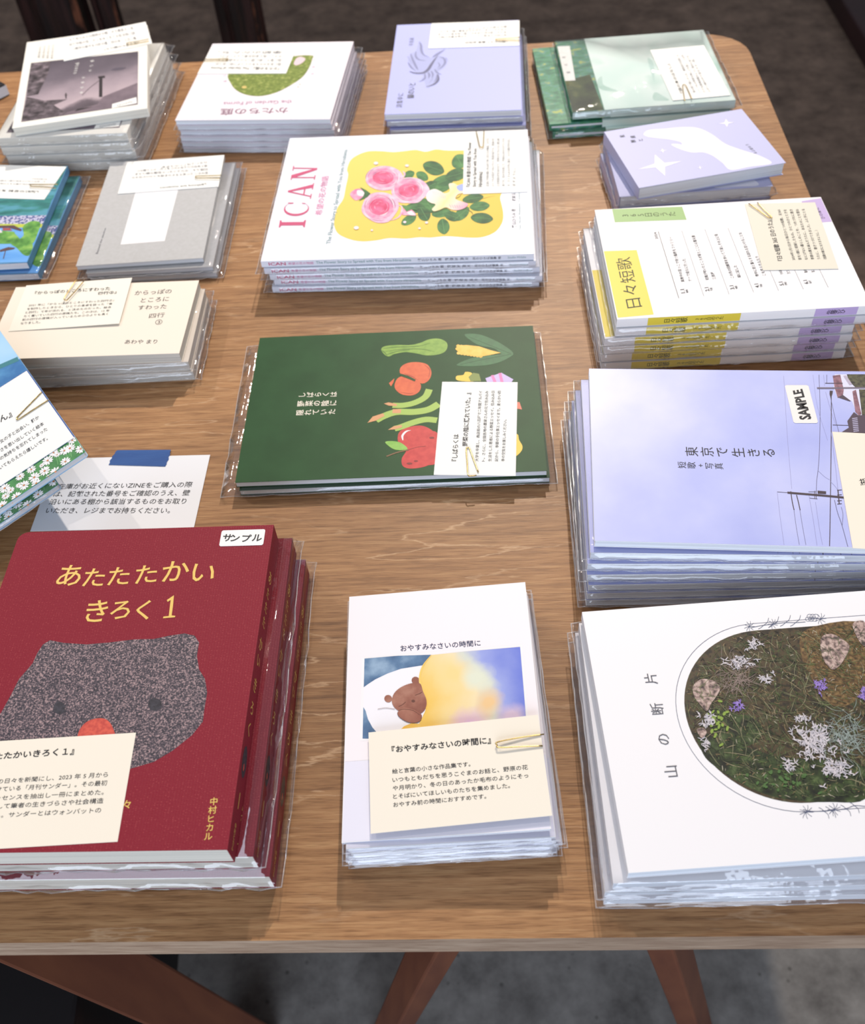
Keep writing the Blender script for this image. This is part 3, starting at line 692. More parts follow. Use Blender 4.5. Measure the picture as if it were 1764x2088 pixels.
cols = {'grass': [mat('grass_a', (112, 120, 80)), mat('grass_b', (140, 138, 104)), mat('grass_c', (80, 94, 58)), mat('straw', (168, 156, 124)), mat('deep_green', (52, 68, 42))],
        'white': [mat('petal_a', (226, 218, 222)), mat('petal_b', (196, 192, 200)), mat('silver_leaf', (158, 172, 166))],
        'violet': [mat('violet_petal', (166, 140, 214)), mat('violet_petal_b', (138, 112, 196))]}
def blade(u, v, L_, ang, wd_, m, lay):
    p = []
    b = rng.normal(0, .4)
    for k in range(5):
        s_ = L_*k/4; aa = ang+b*k/4; p.append((u+s_*math.cos(aa), v+s_*math.sin(aa)))
    if all(inside(*i) for i in p): a.strip(p, wd_, m, lay, True)
for i in range(1900):
    u, v = lu+rng.random()*.165, cv+(rng.random()*2-1)*rr
    g = cols['grass'][rng.choice(5, p=[.2,.15,.3,.1,.25])]
    blade(u, v, .004+rng.random()*.012, rng.random()*6.28 if rng.random() < .4 else rng.normal(2.2, .6), (.00012+rng.random()*.00022), g, 2+i%4)
ROCK = ramp_mat('rock_photo', [(.34, (72, 62, 60)), (.46, (140, 118, 112)), (.56, (190, 164, 154)), (.72, (222, 200, 190))], 420, 10)
for pts in ([(740,640),(790,600),(860,610),(900,650),(880,700),(850,740),(820,790),(780,750),(745,700)], [(1500,360),(1560,330),(1640,370),(1670,410),(1640,480),(1600,530),(1560,540),(1510,470)], [(1690,270),(1764,262),(1764,400),(1720,360)], [(760,900),(800,890),(820,920),(790,950)]):
    a.poly(Z9, pts, ROCK, 7, True)
for i in range(70):
    k_ = ((810,680,50,60),(1580,430,60,70),(1730,330,25,50))[i%3]; c = a.loc(Z9, (rng.normal(k_[0], k_[2]), rng.normal(k_[1], k_[3])))
    blade(c[0], c[1], .003+rng.random()*.006, rng.random()*6.28, .00025, cols['grass'][(0, 2, 4)[i%3]], 8)
for i in range(260):
    c = a.loc(Z9, (rng.normal(1000,45), rng.normal(590,45))) if i < 120 else a.loc(Z9, (rng.normal(1640,70), rng.normal(940,60)))
    blade(c[0], c[1], .004+rng.random()*.007, rng.random()*6.28, .00022, cols['white'][2] if i >= 120 else mat('dry_stalk', (150, 132, 124)), 8)
FLECK = [mat('fleck_tan', (150, 128, 92)), mat('fleck_dark', (30, 28, 22)), mat('fleck_green', (96, 116, 62)), mat('fleck_pale', (196, 186, 164))]
for i in range(3200):
    u, v = lu+rng.random()*.165, cv+(rng.random()*2-1)*rr
    blade(u, v, .0006+rng.random()*.0026, rng.random()*6.28, .00016+rng.random()*.00022, FLECK[rng.choice(4, p=[.3, .35, .23, .12])], 2+i%5)
def tuft(Z, c, rx, ry, n, ms, L_=.0022, wd_=.0005):
    for i in range(n):
        k = a.loc(Z, (rng.normal(c[0], rx), rng.normal(c[1], ry)))
        for j in range(4): blade(k[0], k[1], L_*(.6+rng.random()*.7), rng.random()*6.28, wd_, ms[rng.integers(len(ms))], 9+(i+j)%4)
tuft(Z9, (1450,940), 60, 40, 60, cols['white'][:2], .0026); tuft(Z9, (1480,1030), 60, 35, 34, cols['white'][:2]); tuft(Z9, (1600,1140), 40, 30, 44, cols['white'][:2])
tuft(Z9, (1020,495), 40, 22, 26, cols['white'][:2]); tuft(Z9, (1105,390), 22, 18, 14, cols['white'][:2]); tuft(Z9, (1165,600), 25, 14, 12, cols['white'][:2])
tuft(Z9, (1310,1110), 20, 25, 10, cols['white'][:2]); tuft(Z9, (840,840), 25, 30, 16, cols['white'][:2]); tuft(Z9, (800,990), 18, 22, 10, cols['white'][:2]); tuft(Z9, (1380,835), 25, 10, 10, cols['white'][:2])
tuft(Z9, (1490,635), 18, 16, 22, cols['violet'], .0016); tuft(Z9, (1010,760), 18, 10, 14, cols['violet'], .0016); tuft(Z9, (1750,685), 8, 16, 12, cols['violet'], .0016)
LIME = mat('lime_leaf', (140, 166, 70)); LEAFP = mat('leaf_print', (78, 112, 58))
for i in range(60):
    p = (rng.normal(890,30), rng.normal(860,50)) if i < 24 else (rng.normal(1250,110), rng.normal(1210,45))
    if inside(*a.loc(Z9, p), .003): a.ell(Z9, p, 9+rng.random()*8, 5+rng.random()*5, LIME if i < 24 else LEAFP, 8, rng.random()*180, 8)
for ch, p in (('片',(488,597)),('断',(526,775)),('の',(566,957)),('山',(609,1148))):
    a.chars(Z9, ch, p, p, .0074, 90, GREYINK, 3)
def sprig(pts, flowers, up):
    a.line(Z9, pts, .0003, BLUEINK, 2)
    for i, (fx, fy, r_) in enumerate(flowers):
        for k in range(9):
            an = k*.698+i; a.line(Z9, [(fx,fy),(fx+r_*.55*math.cos(an)-r_*.12*math.sin(an), fy+r_*.55*math.sin(an)),(fx+r_*math.cos(an), fy+r_*math.sin(an))], .00022, BLUEINK, 2)
    for k in range(2, len(pts)-1):
        px, py = pts[k]; a.line(Z9, [(px,py),(px+22,py-up*18),(px+30,py-up*44)], .00025, BLUEINK, 2); a.line(Z9, [(px,py),(px-16,py+up*14),(px-32,py+up*22)], .00025, BLUEINK, 2)
sprig([(1085,292),(1120,285),(1160,278),(1220,270),(1290,262),(1350,262),(1410,258)], [(1075,285,32),(1215,270,30),(1500,240,34)], 1)
for k in range(6): a.line(Z9, [(1445+16*math.cos(i*.785)+k*9-20, 235+13*math.sin(i*.785)-(k%2)*16+6) for i in range(9)], .0002, BLUEINK, 2)
sprig([(1395,1375),(1440,1385),(1520,1385),(1560,1380),(1650,1370),(1700,1352),(1764,1356)], [(1415,1390,42),(1580,1375,40)], -1)
yama = make_book('paperback', (x, y, rot, w, h, z-t), t, a, WHITE, PAGES, 'left')
tag(yama, 'white book with a rounded meadow flower photograph on its cover, topmost copy', 'book', 'meadow photograph books in the front stack')
copies(yama, w, h, t, .0092, [(-4,-5,-.035), (-6.5,-6.5,-.045), (-6,-8,-.05)], 'white meadow photograph book', 'book', 'meadow photograph books in the front stack', (.003,.003,.002,.002))

# ================================================================== Tokyo sky book
w, h, t, z = .21, .146, .0058, .048
P1, P2 = un(1203,753,z), un(1210.5,1100.5,z); rot = -.150; mid = (P1+P2)/2
x, y = mid[0]+w/2*math.cos(rot), mid[1]+w/2*math.sin(rot)
a = Art(quad_of(x, y, rot, w, h, z), w, h, t)
SKYP = ramp_mat('sky_photo', [(.3, (174, 182, 242)), (.5, (188, 195, 247)), (.7, (204, 208, 250))], 16, 5, stretch=(1, 1.0, 1), rough=.4)
WIRE = mat('wire_print', (92, 88, 120)); WIRE2 = mat('thin_wire_print', (150, 150, 196)); POLE = mat('pole_print', (72, 58, 66))
a.flat([(-w/2,-h/2),(w/2,-h/2),(w/2,h/2),(-w/2,h/2)], SKYP, 1)
a.chars(Z6, '東京で生きる', (795,605), (1228,613), .0086, 90, INK, 3)
a.chars(Z6, '短歌', (741,680), (794,682), .0056, 90, INK, 3); a.chars(Z6, '+', (846,683), (846,683), .005, 90, INK, 3); a.chars(Z6, '写真', (895,685), (947,687), .0056, 90, INK, 3)
for p, wd_, m in (([(185,80),(222,690),(265,1200)], .00018, WIRE2), ([(535,70),(545,400),(540,800),(525,1020),(512,1120),(508,1230)], .00028, WIRE), ([(525,1020),(590,1080),(640,1110)], .0003, WIRE2),
        ([(657,290),(655,800),(648,1300),(640,1770)], .00045, POLE), ([(640,250),(690,480),(735,650)], .00025, WIRE), ([(655,640),(700,1000),(722,1210)], .00022, WIRE2), ([(745,840),(760,1100),(775,1240)], .0002, WIRE2),
        ([(122,1240),(150,1480),(190,1760)], .00018, WIRE2), ([(285,1400),(310,1580),(340,1755)], .0002, WIRE), ([(345,1410),(375,1590),(405,1755)], .0002, WIRE), ([(435,1260),(480,1520),(515,1760)], .00018, WIRE2), ([(500,1330),(540,1600),(570,1755)], .00018, WIRE2),
        ([(688,1310),(720,1440),(762,1560),(822,1780)], .0003, WIRE), ([(755,1380),(772,1450),(765,1560)], .00022, WIRE), ([(805,1375),(850,1520),(930,1780)], .00026, WIRE), ([(650,1130),(690,1170),(720,1210)], .00022, WIRE2),
        ([(475,70),(520,390),(620,720)], .00014, WIRE2), ([(600,240),(660,450),(700,560)], .0002, WIRE2), ([(580,70),(590,180)], .0002, WIRE2), ([(612,70),(612,150)], .0003, WIRE)):
    a.line(ZO, p, wd_, m, 2)
a.line(ZO, [(120,1231),(225,1238)], .0003, POLE, 3); a.line(ZO, [(222,1238),(550,1265),(845,1293),(1100,1320)], .0016, POLE, 3)
a.poly(ZO, [(520,1218),(605,1225),(605,1253),(522,1248)], POLE, 3)
for p in ([(255,1225),(270,1330),(288,1410)], [(312,1260),(330,1330),(348,1412)]): a.line(ZO, p, .0005, POLE, 3)
for xx_ in (490, 505): a.line(ZO, [(xx_,1220),(xx_+2,1300)], .0003, POLE, 3)
a.line(ZO, [(430,1230),(500,1230)], .0003, POLE, 3); a.line(ZO, [(440,1292),(520,1300)], .0003, POLE, 3)
for yy_ in (1215, 1262, 1320, 1352): a.line(ZO, [(715,yy_),(760,yy_-4)], .0005, POLE, 3)
a.line(ZO, [(722,1210),(735,1352)], .0006, POLE, 3); a.line(ZO, [(800,1310),(795,1345),(825,1358),(858,1355)], .0003, POLE, 3)
a.line(ZO, [(515,203),(690,203),(991,200)], .0014, mat('grey_pole_print', (118, 108, 124)), 4); a.line(ZO, [(595,155),(770,155)], .0006, POLE, 4); a.line(ZO, [(670,568),(830,572)], .0005, POLE, 3)
a.poly(ZO, [(640,228),(672,228),(668,260),(655,300),(640,270)], POLE, 3)
ROOF = ramp_mat('roof_print', [(.35, (120, 82, 96)), (.6, (164, 120, 132))], 300); TREEP = ramp_mat('dark_tree_print', [(.35, (52, 50, 46)), (.6, (98, 96, 70))], 350); HOUSE = mat('house_print', (84, 70, 84))
a.poly(ZO, [(690,66),(1300,66),(1300,650),(940,650),(930,500),(860,330),(720,300),(680,200)], mat('pale_sky_print', (228, 228, 250)), 2)
a.poly(ZO, [(670,80),(745,70),(780,220),(770,290),(720,300),(690,200)], ROOF, 3); a.poly(ZO, [(810,66),(1300,66),(1300,210),(900,200),(830,130)], TREEP, 3)
a.poly(ZO, [(930,215),(1300,215),(1300,480),(960,470)], TREEP, 3); a.poly(ZO, [(865,235),(900,220),(955,460),(930,475),(895,440)], ROOF, 4); a.poly(ZO, [(720,295),(770,270),(850,330),(840,335)], HOUSE, 4)
a.poly(ZO, [(740,650),(830,595),(815,530),(880,440),(920,470),(1300,480),(1300,655)], HOUSE, 3)
for k in range(8): a.line(ZO, [(862+k*2,506+k*18),(915+k*2,500+k*18)], .0008, mat('roof_tile_print', (186, 180, 210)), 5, sm=False)
a.line(ZO, [(790,80),(850,170)], .002, mat('awning_print', (190, 180, 200)), 4)
tokyo = make_book('paperback', (x, y, rot, w, h, z-t), t, a, WHITE, PAGES, 'top')
tag(tokyo, 'pale blue sky photograph book with a white SAMPLE sticker, topmost copy', 'book', 'sky photograph books in the stack')
sq = [(1336,228),(1438,228),(1480,456),(1374,455)]
base = Art(quad_of(x, y, rot, w, h, z), w, h, t)
ss = Art([(Z6[0]+p[0]*Z6[2], Z6[1]+p[1]*Z6[2]) for p in sq], .0150, .0345, t+.0003)
ss.mb.prism(rrect(-.0075, .0075, -.01725, .01725, .0015), t+.0002, t+.0003, mat('cream_sticker', (246, 242, 238)))
ss.text(Z6, 'SAMPLE', [(1400,437),(1370,262),(1412,250),(1452,432)], INK, 2, .035)
so = ss.mb.build('sample_sticker', tokyo); c1 = base.loc(Z6, (1355,342)); c2 = base.loc(Z6, (1459,342)); c_ = (base.loc(Z6,(1336,228))+base.loc(Z6,(1480,456))+base.loc(Z6,(1438,228))+base.loc(Z6,(1374,455)))/4
e_ = base.loc(Z6,(1438,228))-base.loc(Z6,(1336,228)); so.location = (c_[0], c_[1], 0); so.rotation_euler = (0, 0, math.atan2(e_[1], e_[0])); so['label'] = 'white rounded sticker hand lettered SAMPLE'
copies(tokyo, w, h, t, .0069, [(-3.5,-1.5,.02),(-6,-3,.035),(-7,-4.5,.05),(-6.5,-6,.06),(-7.5,-6.5,.068),(-7,-7.5,.06)], 'pale blue sky photograph book', 'book', 'sky photograph books in the stack', (.004,.003,.002,.002))
a = card([(1708.5,884.4),(1864,889),(1940,1130),(1760.8,1114.4)], .0486, .055, .091, 'cream description card on the sky photograph book', CREAM)
a.text(ZO, '『東京', [(990,1160),(965,1105),(1060,1075),(1085,1140)], INK, 2, .01)
a.done()

# ================================================================== daily tanka book
w, h, t, z = .177, .134, .0072, .047
x, y, rot = .2345, .5942, -.0588
q = quad_of(x, y, rot, w, h, z)
a = Art(q, w, h, t)
YEL = mat('yellow_print', (236, 214, 74), .5); GRN = mat('green_label_print', (154, 190, 120), .5); PUR = mat('lilac_label_print', (202, 180, 228), .5); DGREEN = mat('dark_green_ink', (58, 66, 34))
a.poly(ZN, [(127,345),(333,338),(440,742),(215,762)], YEL, 1); a.poly(ZN, [(178,78),(618,66),(646,148),(196,164)], GRN, 1)
a.poly(ZN, [(1366,32),(1488,12),(1560,160),(1410,170)], PUR, 1)
a.text(ZN, '日々短歌', [(268,705),(198,392),(292,380),(370,692)], DGREEN, 2)
a.chars(ZN, '365日のうた', (262,122), (553,112), .0066, 90, DGREEN, 2)
a.chars(ZN, '佐藤のひ', (1462,80), (1500,135), .0036, 90, INK, 2)
a.text(ZN, '2024', [(452,270),(440,228),(456,226),(468,268)], INK, 2, .01)
for i, (p, q_) in enumerate((((468,222),(597,640)),((615,216),(754,628)),((760,208),(912,615)),((905,200),(1066,604)),((1052,195),(1222,593)),((1200,190),(1377,583)),((1345,185),(1533,572)))):
    a.line(ZN, [p, q_], .00035 if i == 0 else .00022, INK if i == 0 else GREYINK, 2, sm=False)
rows = [('真夜中の窓っこで待つ最終をファミリー','ナーで迎えに行った','1.1','MON'),('初風が吹いたところが家とここに心霊夫妻','三茶屋','2.1','TUE'),('この先の回廊車を歩いて下流しその上に母','緑に記した','3.1','WED'),('夜中に君と暮らする訪れる言いけることな','こを変え仕えたり','4.1','THU'),('その本から始まる時間がある','ひとつ','5.1','FRI'),('春の光に手をのばす','庭に','6.1','SAT')]
ends = [((612,540),(532,258)),((765,528),(675,248)),((922,516),(818,240)),((1078,505),(968,230)),((1232,492),(1180,380)),((1385,482),(1340,380))]
for (l1, l2, d, wk), (p, q_) in zip(rows, ends):
    p, q_ = np.array(p, float), np.array(q_, float); e = (q_-p); k = np.array([22, -4.])
    a.text(ZN, l1, [p, q_, q_+k, p+k], INK, 2, .008)
    p2 = p+np.array([44,-4.]); a.text(ZN, l2, [p2, p2+e*.5*len(l2)/9, p2+e*.5*len(l2)/9+k, p2+k], INK, 2, .008)
    c = p+np.array([0, 70.]); u_ = e/np.linalg.norm(e)
    a.text(ZN, d, [c, c+u_*26, c+u_*26+np.array([26,-3.]), c+np.array([26,-3.])], INK, 2, .025)
    c = c+np.array([32,-4.]); a.text(ZN, wk, [c, c+u_*20, c+u_*20+np.array([14,-2.]), c+np.array([14,-2.])], INK, 2, .02)
def spine_block(u0, u1, m): a.mb.add([(u0,-h/2-4e-5,.0002),(u1,-h/2-4e-5,.0002),(u1,-h/2-4e-5,t-.0002),(u0,-h/2-4e-5,t-.0002)], [(0,1,2,3)], m)
def spine_chars(body, u0, u1, size, m):
    for i, ch in enumerate(body):
        v, fs = glyphs(ch, .01); c_ = (v.min(0)+v.max(0))/2; u = u0+(u1-u0)*i/(len(body)-1)
        a.mb.add([(u-p[1]*size, -h/2-8e-5, t/2+p[0]*size) for p in v-c_], fs, m)
U = lambda X: -w/2+w*(X-215)/(1810-215)
spine_block(U(412), U(998), YEL); spine_block(U(1465), U(1732), PUR)
spine_chars('日々短歌', U(535), U(645), .0046, DGREEN); spine_chars('365日のうた', U(725), U(878), .0032, DGREEN); spine_chars('佐藤のひ', U(1555), U(1640), .0040, INK)
tk = make_book('paperback', (x, y, rot, w, h, z-t), t, a, WHITE, PAGES, 'bottom')
tag(tk, 'white poem diary paperback with yellow, green and lilac blocks, topmost copy', 'book', 'poem diary paperbacks in the tall stack')
copies(tk, w, h, t, .0078, [(-.4,-1,.0),(-8,-1.5,.004),(-7,-2,-.004),(-8.5,-1.2,.003),(-8,-2,.0)], 'white and yellow poem diary paperback', 'book', 'poem diary paperbacks in the tall stack', (.002,.005,.002,.002))
a = card([(1518,417),(1660.5,412),(1711.6,548.3),(1556.8,549.7)], .0476, .0537, .084, 'beige description card clipped to the poem diary paperback', mat('beige_card', (238, 232, 216), .7))
C_ = (1510, 405, .14399)
a.text(C_, '『日々短歌 365 日のうた』', [(530,880),(357,320),(440,312),(608,878)], INK, 2, .015)
for i, s_ in enumerate(['2024年1月1日から毎日ひとつの短歌、全365','首を1冊に収録したもの。ひとつのひとときを','なにげない暮らしのことを、つれづれに書き','季節の風を詠んだうたに、あなたのことを重ね','うたに、書きつづけてきました。ふと手にとる','（短歌の歓びになりますように。）']):
    p = np.array([733+90*i, 872-2*i]); q_ = np.array([505+86*i, 160-3*i]) if i < 5 else np.array([1045, 450]); k = np.array([46,-4])
    a.text(C_, s_, [p, q_, q_+k, p+k], INK, 2, .004)
a.done()
clip([(1527,415),(1547,429),(1566.9,443.2),(1571,444),(1573.4,442.4),(1559,428),(1544.6,413)], .048, 'gold wire clip on the beige card of the poem diary paperback')

# ================================================================== green vegetable zine
w, h, t, z = .21, .148, .0050, .0120
q = [(532,691),(1085,670),(1117,963),(480,989)]
x, y, rot = -.0209, .5092, -.0719
a = Art(q, w, h, t)
DG = mat('dark_green_cover', (34, 74, 38), .5, .22, c2=(40, 82, 44), scale=40)
V = lambda n, c, c2=None, s=200: mat(n, c, .5, .35, c2=c2, scale=s)
LG = V('leek_green', (142, 178, 74), (120, 160, 62)); DGL = V('leek_line', (78, 116, 46)); CORN = V('corn_yellow', (244, 190, 72), (250, 206, 100)); HUSK = V('husk_green', (44, 110, 60), (38, 98, 54)); HUSKD = V('husk_dark', (34, 88, 46))
OR = V('tomato_orange', (228, 108, 62), (214, 92, 54)); ORD_ = V('tomato_line', (168, 62, 40)); ASP = V('asparagus_green', (166, 196, 92)); ASPP = V('asparagus_tip', (220, 160, 112))
AP = V('apple_red', (196, 46, 50), (212, 64, 62)); APD = V('apple_mark', (130, 26, 34)); LEAF = V('apple_leaf', (130, 186, 76), (150, 200, 92)); STEM = V('apple_stem', (128, 92, 60)); LAV = V('lavender_print', (206, 188, 240)); PNK = V('pink_stripe', (228, 130, 190)); SAL = V('salmon_print', (228, 122, 100)); YL = V('flower_yellow', (246, 204, 78)); OLV = V('olive_print', (126, 142, 66)); WHT = V('highlight_white', (250, 246, 244))
a.chars(Z5, 'しばらくは', (445,442), (597,440), .0056, 90, CREAM, 2, .012); a.chars(Z5, '野菜の陰に', (440,485), (594,482), .0060, 90, CREAM, 2, .012); a.chars(Z5, '隠れていた', (434,528), (588,524), .0058, 90, CREAM, 2, .012)
a.poly(Z5, [(825,232),(838,212),(900,205),(960,206),(1010,196),(1050,180),(1095,176),(1130,190),(1140,212),(1128,238),(1095,252),(1040,256),(990,246),(940,240),(890,248),(855,260)], LG, 1, True)
for p in ([(835,222),(900,215),(1000,212),(1060,196)],[(845,236),(930,226),(1020,226),(1080,240)],[(850,252),(900,236),(960,228)],[(825,232),(840,240),(855,260)]): a.line(Z5, p, .0007, DGL, 2, taper=True)
a.poly(Z5, [(1222,156),(1290,158),(1360,185),(1420,220),(1450,250),(1410,262),(1360,225),(1290,210),(1240,180)], HUSK, 1, True)
a.poly(Z5, [(1183,304),(1230,278),(1290,262),(1360,255),(1450,250),(1410,280),(1350,300),(1270,308)], HUSK, 1, True)
a.line(Z5, [(1240,168),(1330,205),(1440,250)], .0005, HUSKD, 2); a.line(Z5, [(1200,300),(1300,278),(1440,252)], .0005, HUSKD, 2)
a.poly(Z5, [(1176,226),(1190,210),(1230,208),(1290,215),(1340,232),(1392,246),(1340,256),(1295,264),(1240,256),(1195,244)], CORN, 3)
for k in range(8): a.ell(Z5, (1190+15*k, 212+k*1.8), 9, 7, CORN, 2); a.ell(Z5, (1192+15*k, 246+k*2.2), 9, 7, CORN, 2)
a.poly(Z5, [(916,342),(918,312),(950,292),(1000,288),(1045,300),(1064,335),(1055,370),(1025,390),(985,378),(950,355)], OR, 1, True)
a.poly(Z5, [(890,410),(896,375),(920,356),(960,362),(1000,380),(1015,400),(1005,430),(970,447),(920,440)], OR, 1, True)
a.poly(Z5, [(915,342),(952,352),(990,372),(985,380),(950,366),(912,352)], DG, 3)
a.poly(Z5, [(862,388),(888,365),(884,384),(872,404)], OR, 2)
a.line(Z5, [(935,342),(975,358),(1000,374)], .0006, ORD_, 2, taper=True); a.line(Z5, [(1030,300),(1056,325),(1050,365)], .0005, ORD_, 2, taper=True); a.line(Z5, [(920,432),(960,438),(980,435)], .0004, ORD_, 2, taper=True)
a.line(Z5, [(1055,418),(1035,455),(985,482),(930,494),(880,494)], .0052, ASP, 1); a.poly(Z5, [(838,486),(860,480),(900,488),(900,498),(862,496)], ASPP, 2)
a.line(Z5, [(1100,488),(1050,515),(980,526),(900,526),(840,545),(800,566)], .0060, ASP, 1); a.poly(Z5, [(760,578),(785,548),(835,532),(842,545),(800,568)], ASPP, 2); a.line(Z5, [(880,522),(920,522)], .004, ASPP, 2)
a.line(Z5, [(1092,566),(1040,562),(980,576),(920,598),(890,606)], .0054, ASP, 1); a.poly(Z5, [(858,612),(885,595),(925,588),(925,600),(890,610)], ASPP, 2)
a.poly(Z5, [(905,655),(915,620),(960,598),(1020,592),(1070,615),(1110,660),(1110,720),(1080,765),(1030,790),(965,798),(930,785),(925,750),(945,712),(915,690)], AP, 1, True)
a.poly(Z5, [(1000,640),(1085,620),(1130,700),(1120,760),(1040,780),(990,720)], AP, 1, True)
a.line(Z5, [(930,662),(928,640),(945,620),(968,614)], .0016, WHT, 2, taper=True)
a.line(Z5, [(955,708),(1000,695),(1040,690)], .0004, APD, 2)
for c in ((962,774,14,5),(993,762,10,4),(1068,650,12,5)): a.ell(Z5, c[:2], c[2], c[3], APD, 2)
a.poly(Z5, [(845,672),(875,666),(915,672),(945,692),(950,706),(915,710),(880,702)], LEAF, 2, True); a.line(Z5, [(852,740),(900,722),(958,708)], .0011, STEM, 3)
a.poly(Z5, [(1183,355),(1215,350),(1225,336),(1250,338),(1262,352),(1268,380),(1190,376)], YL, 1, True); a.poly(Z5, [(1240,360),(1262,340),(1290,345),(1300,380),(1250,380)], OLV, 2)
a.poly(Z5, [(1320,366),(1395,340),(1452,372),(1440,390),(1330,390)], LAV, 1); a.line(Z5, [(1352,352),(1368,390)], .0022, PNK, 2, sm=False); a.line(Z5, [(1388,342),(1400,390)], .0022, PNK, 2, sm=False)
a.poly(Z5, [(1465,480),(1482,480),(1494,515),(1460,510)], SAL, 1); a.poly(Z5, [(1450,640),(1475,634),(1482,660),(1498,690),(1492,715),(1465,740),(1440,740)], YL, 1, True)
veg = make_book('zine', (x, y, rot, w, h, z-t), t, a, DG, PAGES, 'top')
tag(veg, 'dark green zine with vegetable drawings on its cover, lying on top of its copies', 'booklet', 'green vegetable zines')
copies(veg, w, h, t, .0056, [(1.5,-1.8,.006)], 'dark green vegetable zine', 'booklet', 'green vegetable zines', (.012,.004,.002,.002))
a = card([(902,778.6),(1055,779.5),(1051.8,969.8),(884.8,967.7)], .0125, .0546, .090, 'white description card clipped to the green vegetable zine', CARD)
C_ = (880, 770, .10771)
a.text(C_, '『しばらくは', [(380,1580),(415,1075),(520,1070),(495,1580)], INK, 2, .015)
a.text(C_, '野菜の陰に隠れていた。』', [(580,1295),(640,295),(755,290),(685,1300)], INK, 2, .015)
for i, s_ in enumerate(['大学を卒業し、商店街の八百屋で二年間アルバイ','ト。さらに、全国各地の農家さんの元で住み込み','生活をした著者による野菜エッセイ。住み込み日','記から、季節の手仕事エッセイまで。柔らかい四','季の空気をお楽しみください。']):
    p = np.array([825+124*i, 1585.]); q_ = np.array([895+118*i, 255.]) if i < 4 else np.array([1360, 795.]); k = np.array([64, 0])
    a.text(C_, s_, [p, q_, q_+k, p+k], INK, 2, .004)
a.done()
clip([(975.3,962.8),(966,938),(957.6,914.9),(954,913),(950.8,915.5),(952.5,942),(954.6,968.2),(962,970.5),(971.6,969.3)], .0125, 'gold wire clip on the white card of the vegetable zine')

# ================================================================== rose picture book (ICAN)
w, h, t, z = .2185, .186, .0056, .031
q = [(587.7,280.8),(1075.6,264.2),(1089,521),(534,530)]
x, y, rot = -.0006, .7427, -.105
a = Art(q, w, h, t)
PALE = mat('pale_white_cover', (242, 244, 254), .4); ROSE = mat('rose_ink', (208, 84, 126)); ROSEP = mat('pale_rose_ink', (222, 140, 180)); TEAL = mat('grey_teal_ink', (128, 164, 164))
YB = grad_mat('yellow_panel', a.loc(ZI,(0,300)), a.loc(ZI,(1400,800)), [(0,(240,218,110)),(1,(240,202,78))], .3, 40)
a.poly(ZI, [(10,440),(30,330),(20,280),(50,200),(120,150),(210,122),(320,122),(420,130),(520,122),(620,112),(710,128),(800,108),(900,118),(1060,118),(1200,120),(1330,150),(1390,230),(1385,330),(1372,420),(1390,480),(1372,540),(1385,600),(1400,680),(1390,760),(1330,840),(1220,885),(1100,890),(980,880),(880,875),(760,885),(655,882),(540,892),(400,886),(280,905),(160,912),(60,895),(-40,850),(-80,790),(-85,720),(-60,620),(-10,540)], YB, 1, True)
GLF = [ramp_mat('leaf_green', [(.35, (46, 100, 56)), (.65, (84, 142, 78))], 120), ramp_mat('leaf_green_dark', [(.35, (36, 82, 48)), (.65, (66, 120, 66))], 120)]
VEIN = mat('leaf_vein', (104, 160, 96))
def leaf(c, L_, wd_, ang, m, lay=2):
    an = math.radians(ang); ux, uy = math.cos(an), math.sin(an)
    pts = [(c[0]+L_*s_*ux-wd_*k*uy, c[1]+(L_*s_*uy+wd_*k*ux)) for s_, k in ((-.5,0),(-.32,.36),(0,.5),(.3,.38),(.5,0),(.3,-.38),(0,-.5),(-.32,-.36))]
    a.poly(ZI, pts, m, lay, True)
    a.line(ZI, [(c[0]-L_*.45*ux, c[1]-L_*.45*uy), (c[0]+L_*.42*ux, c[1]+L_*.42*uy)], .0004, VEIN, lay+1)
for c, L_, wd_, an, k in (((780,275),200,120,20,1),((1010,215),130,150,60,0),((565,330),100,70,-20,0),((680,345),120,80,30,0),((860,395),230,110,-20,0),((980,335),200,110,-15,1),((830,450),220,90,-10,0),((1130,545),190,80,-10,1),
        ((1190,615),180,85,-5,0),((1210,720),200,95,5,1),((870,790),140,110,80,0),((945,700),150,85,20,1),((850,670),170,80,-10,0),((1030,680),170,95,-40,0),((700,590),150,100,10,0),((740,440),160,90,-30,1),((700,680),130,110,60,1),((565,730),150,80,-30,0),((620,625),180,90,0,1),((760,620),120,90,50,0)):
    leaf(c, L_, wd_, an, GLF[k], 2+k)
BR = mat('stem_brown_green', (86, 96, 50))
for p in ([(620,690),(800,660),(1000,600),(1330,520)],[(1000,600),(1110,660),(1130,690)],[(880,700),(868,740)],[(860,560),(990,540),(1030,505)]): a.line(ZI, p, .0008, BR, 4, taper=True)
RP = ramp_mat('rose_outer', [(.35, (232, 170, 204)), (.65, (248, 214, 230))], 160); RM = ramp_mat('rose_middle', [(.35, (236, 130, 174)), (.65, (248, 186, 210))], 160); RC = ramp_mat('rose_heart', [(.35, (214, 62, 112)), (.65, (238, 120, 164))], 120); RL = mat('rose_line', (176, 118, 158)); RW = mat('rose_light', (252, 232, 240))
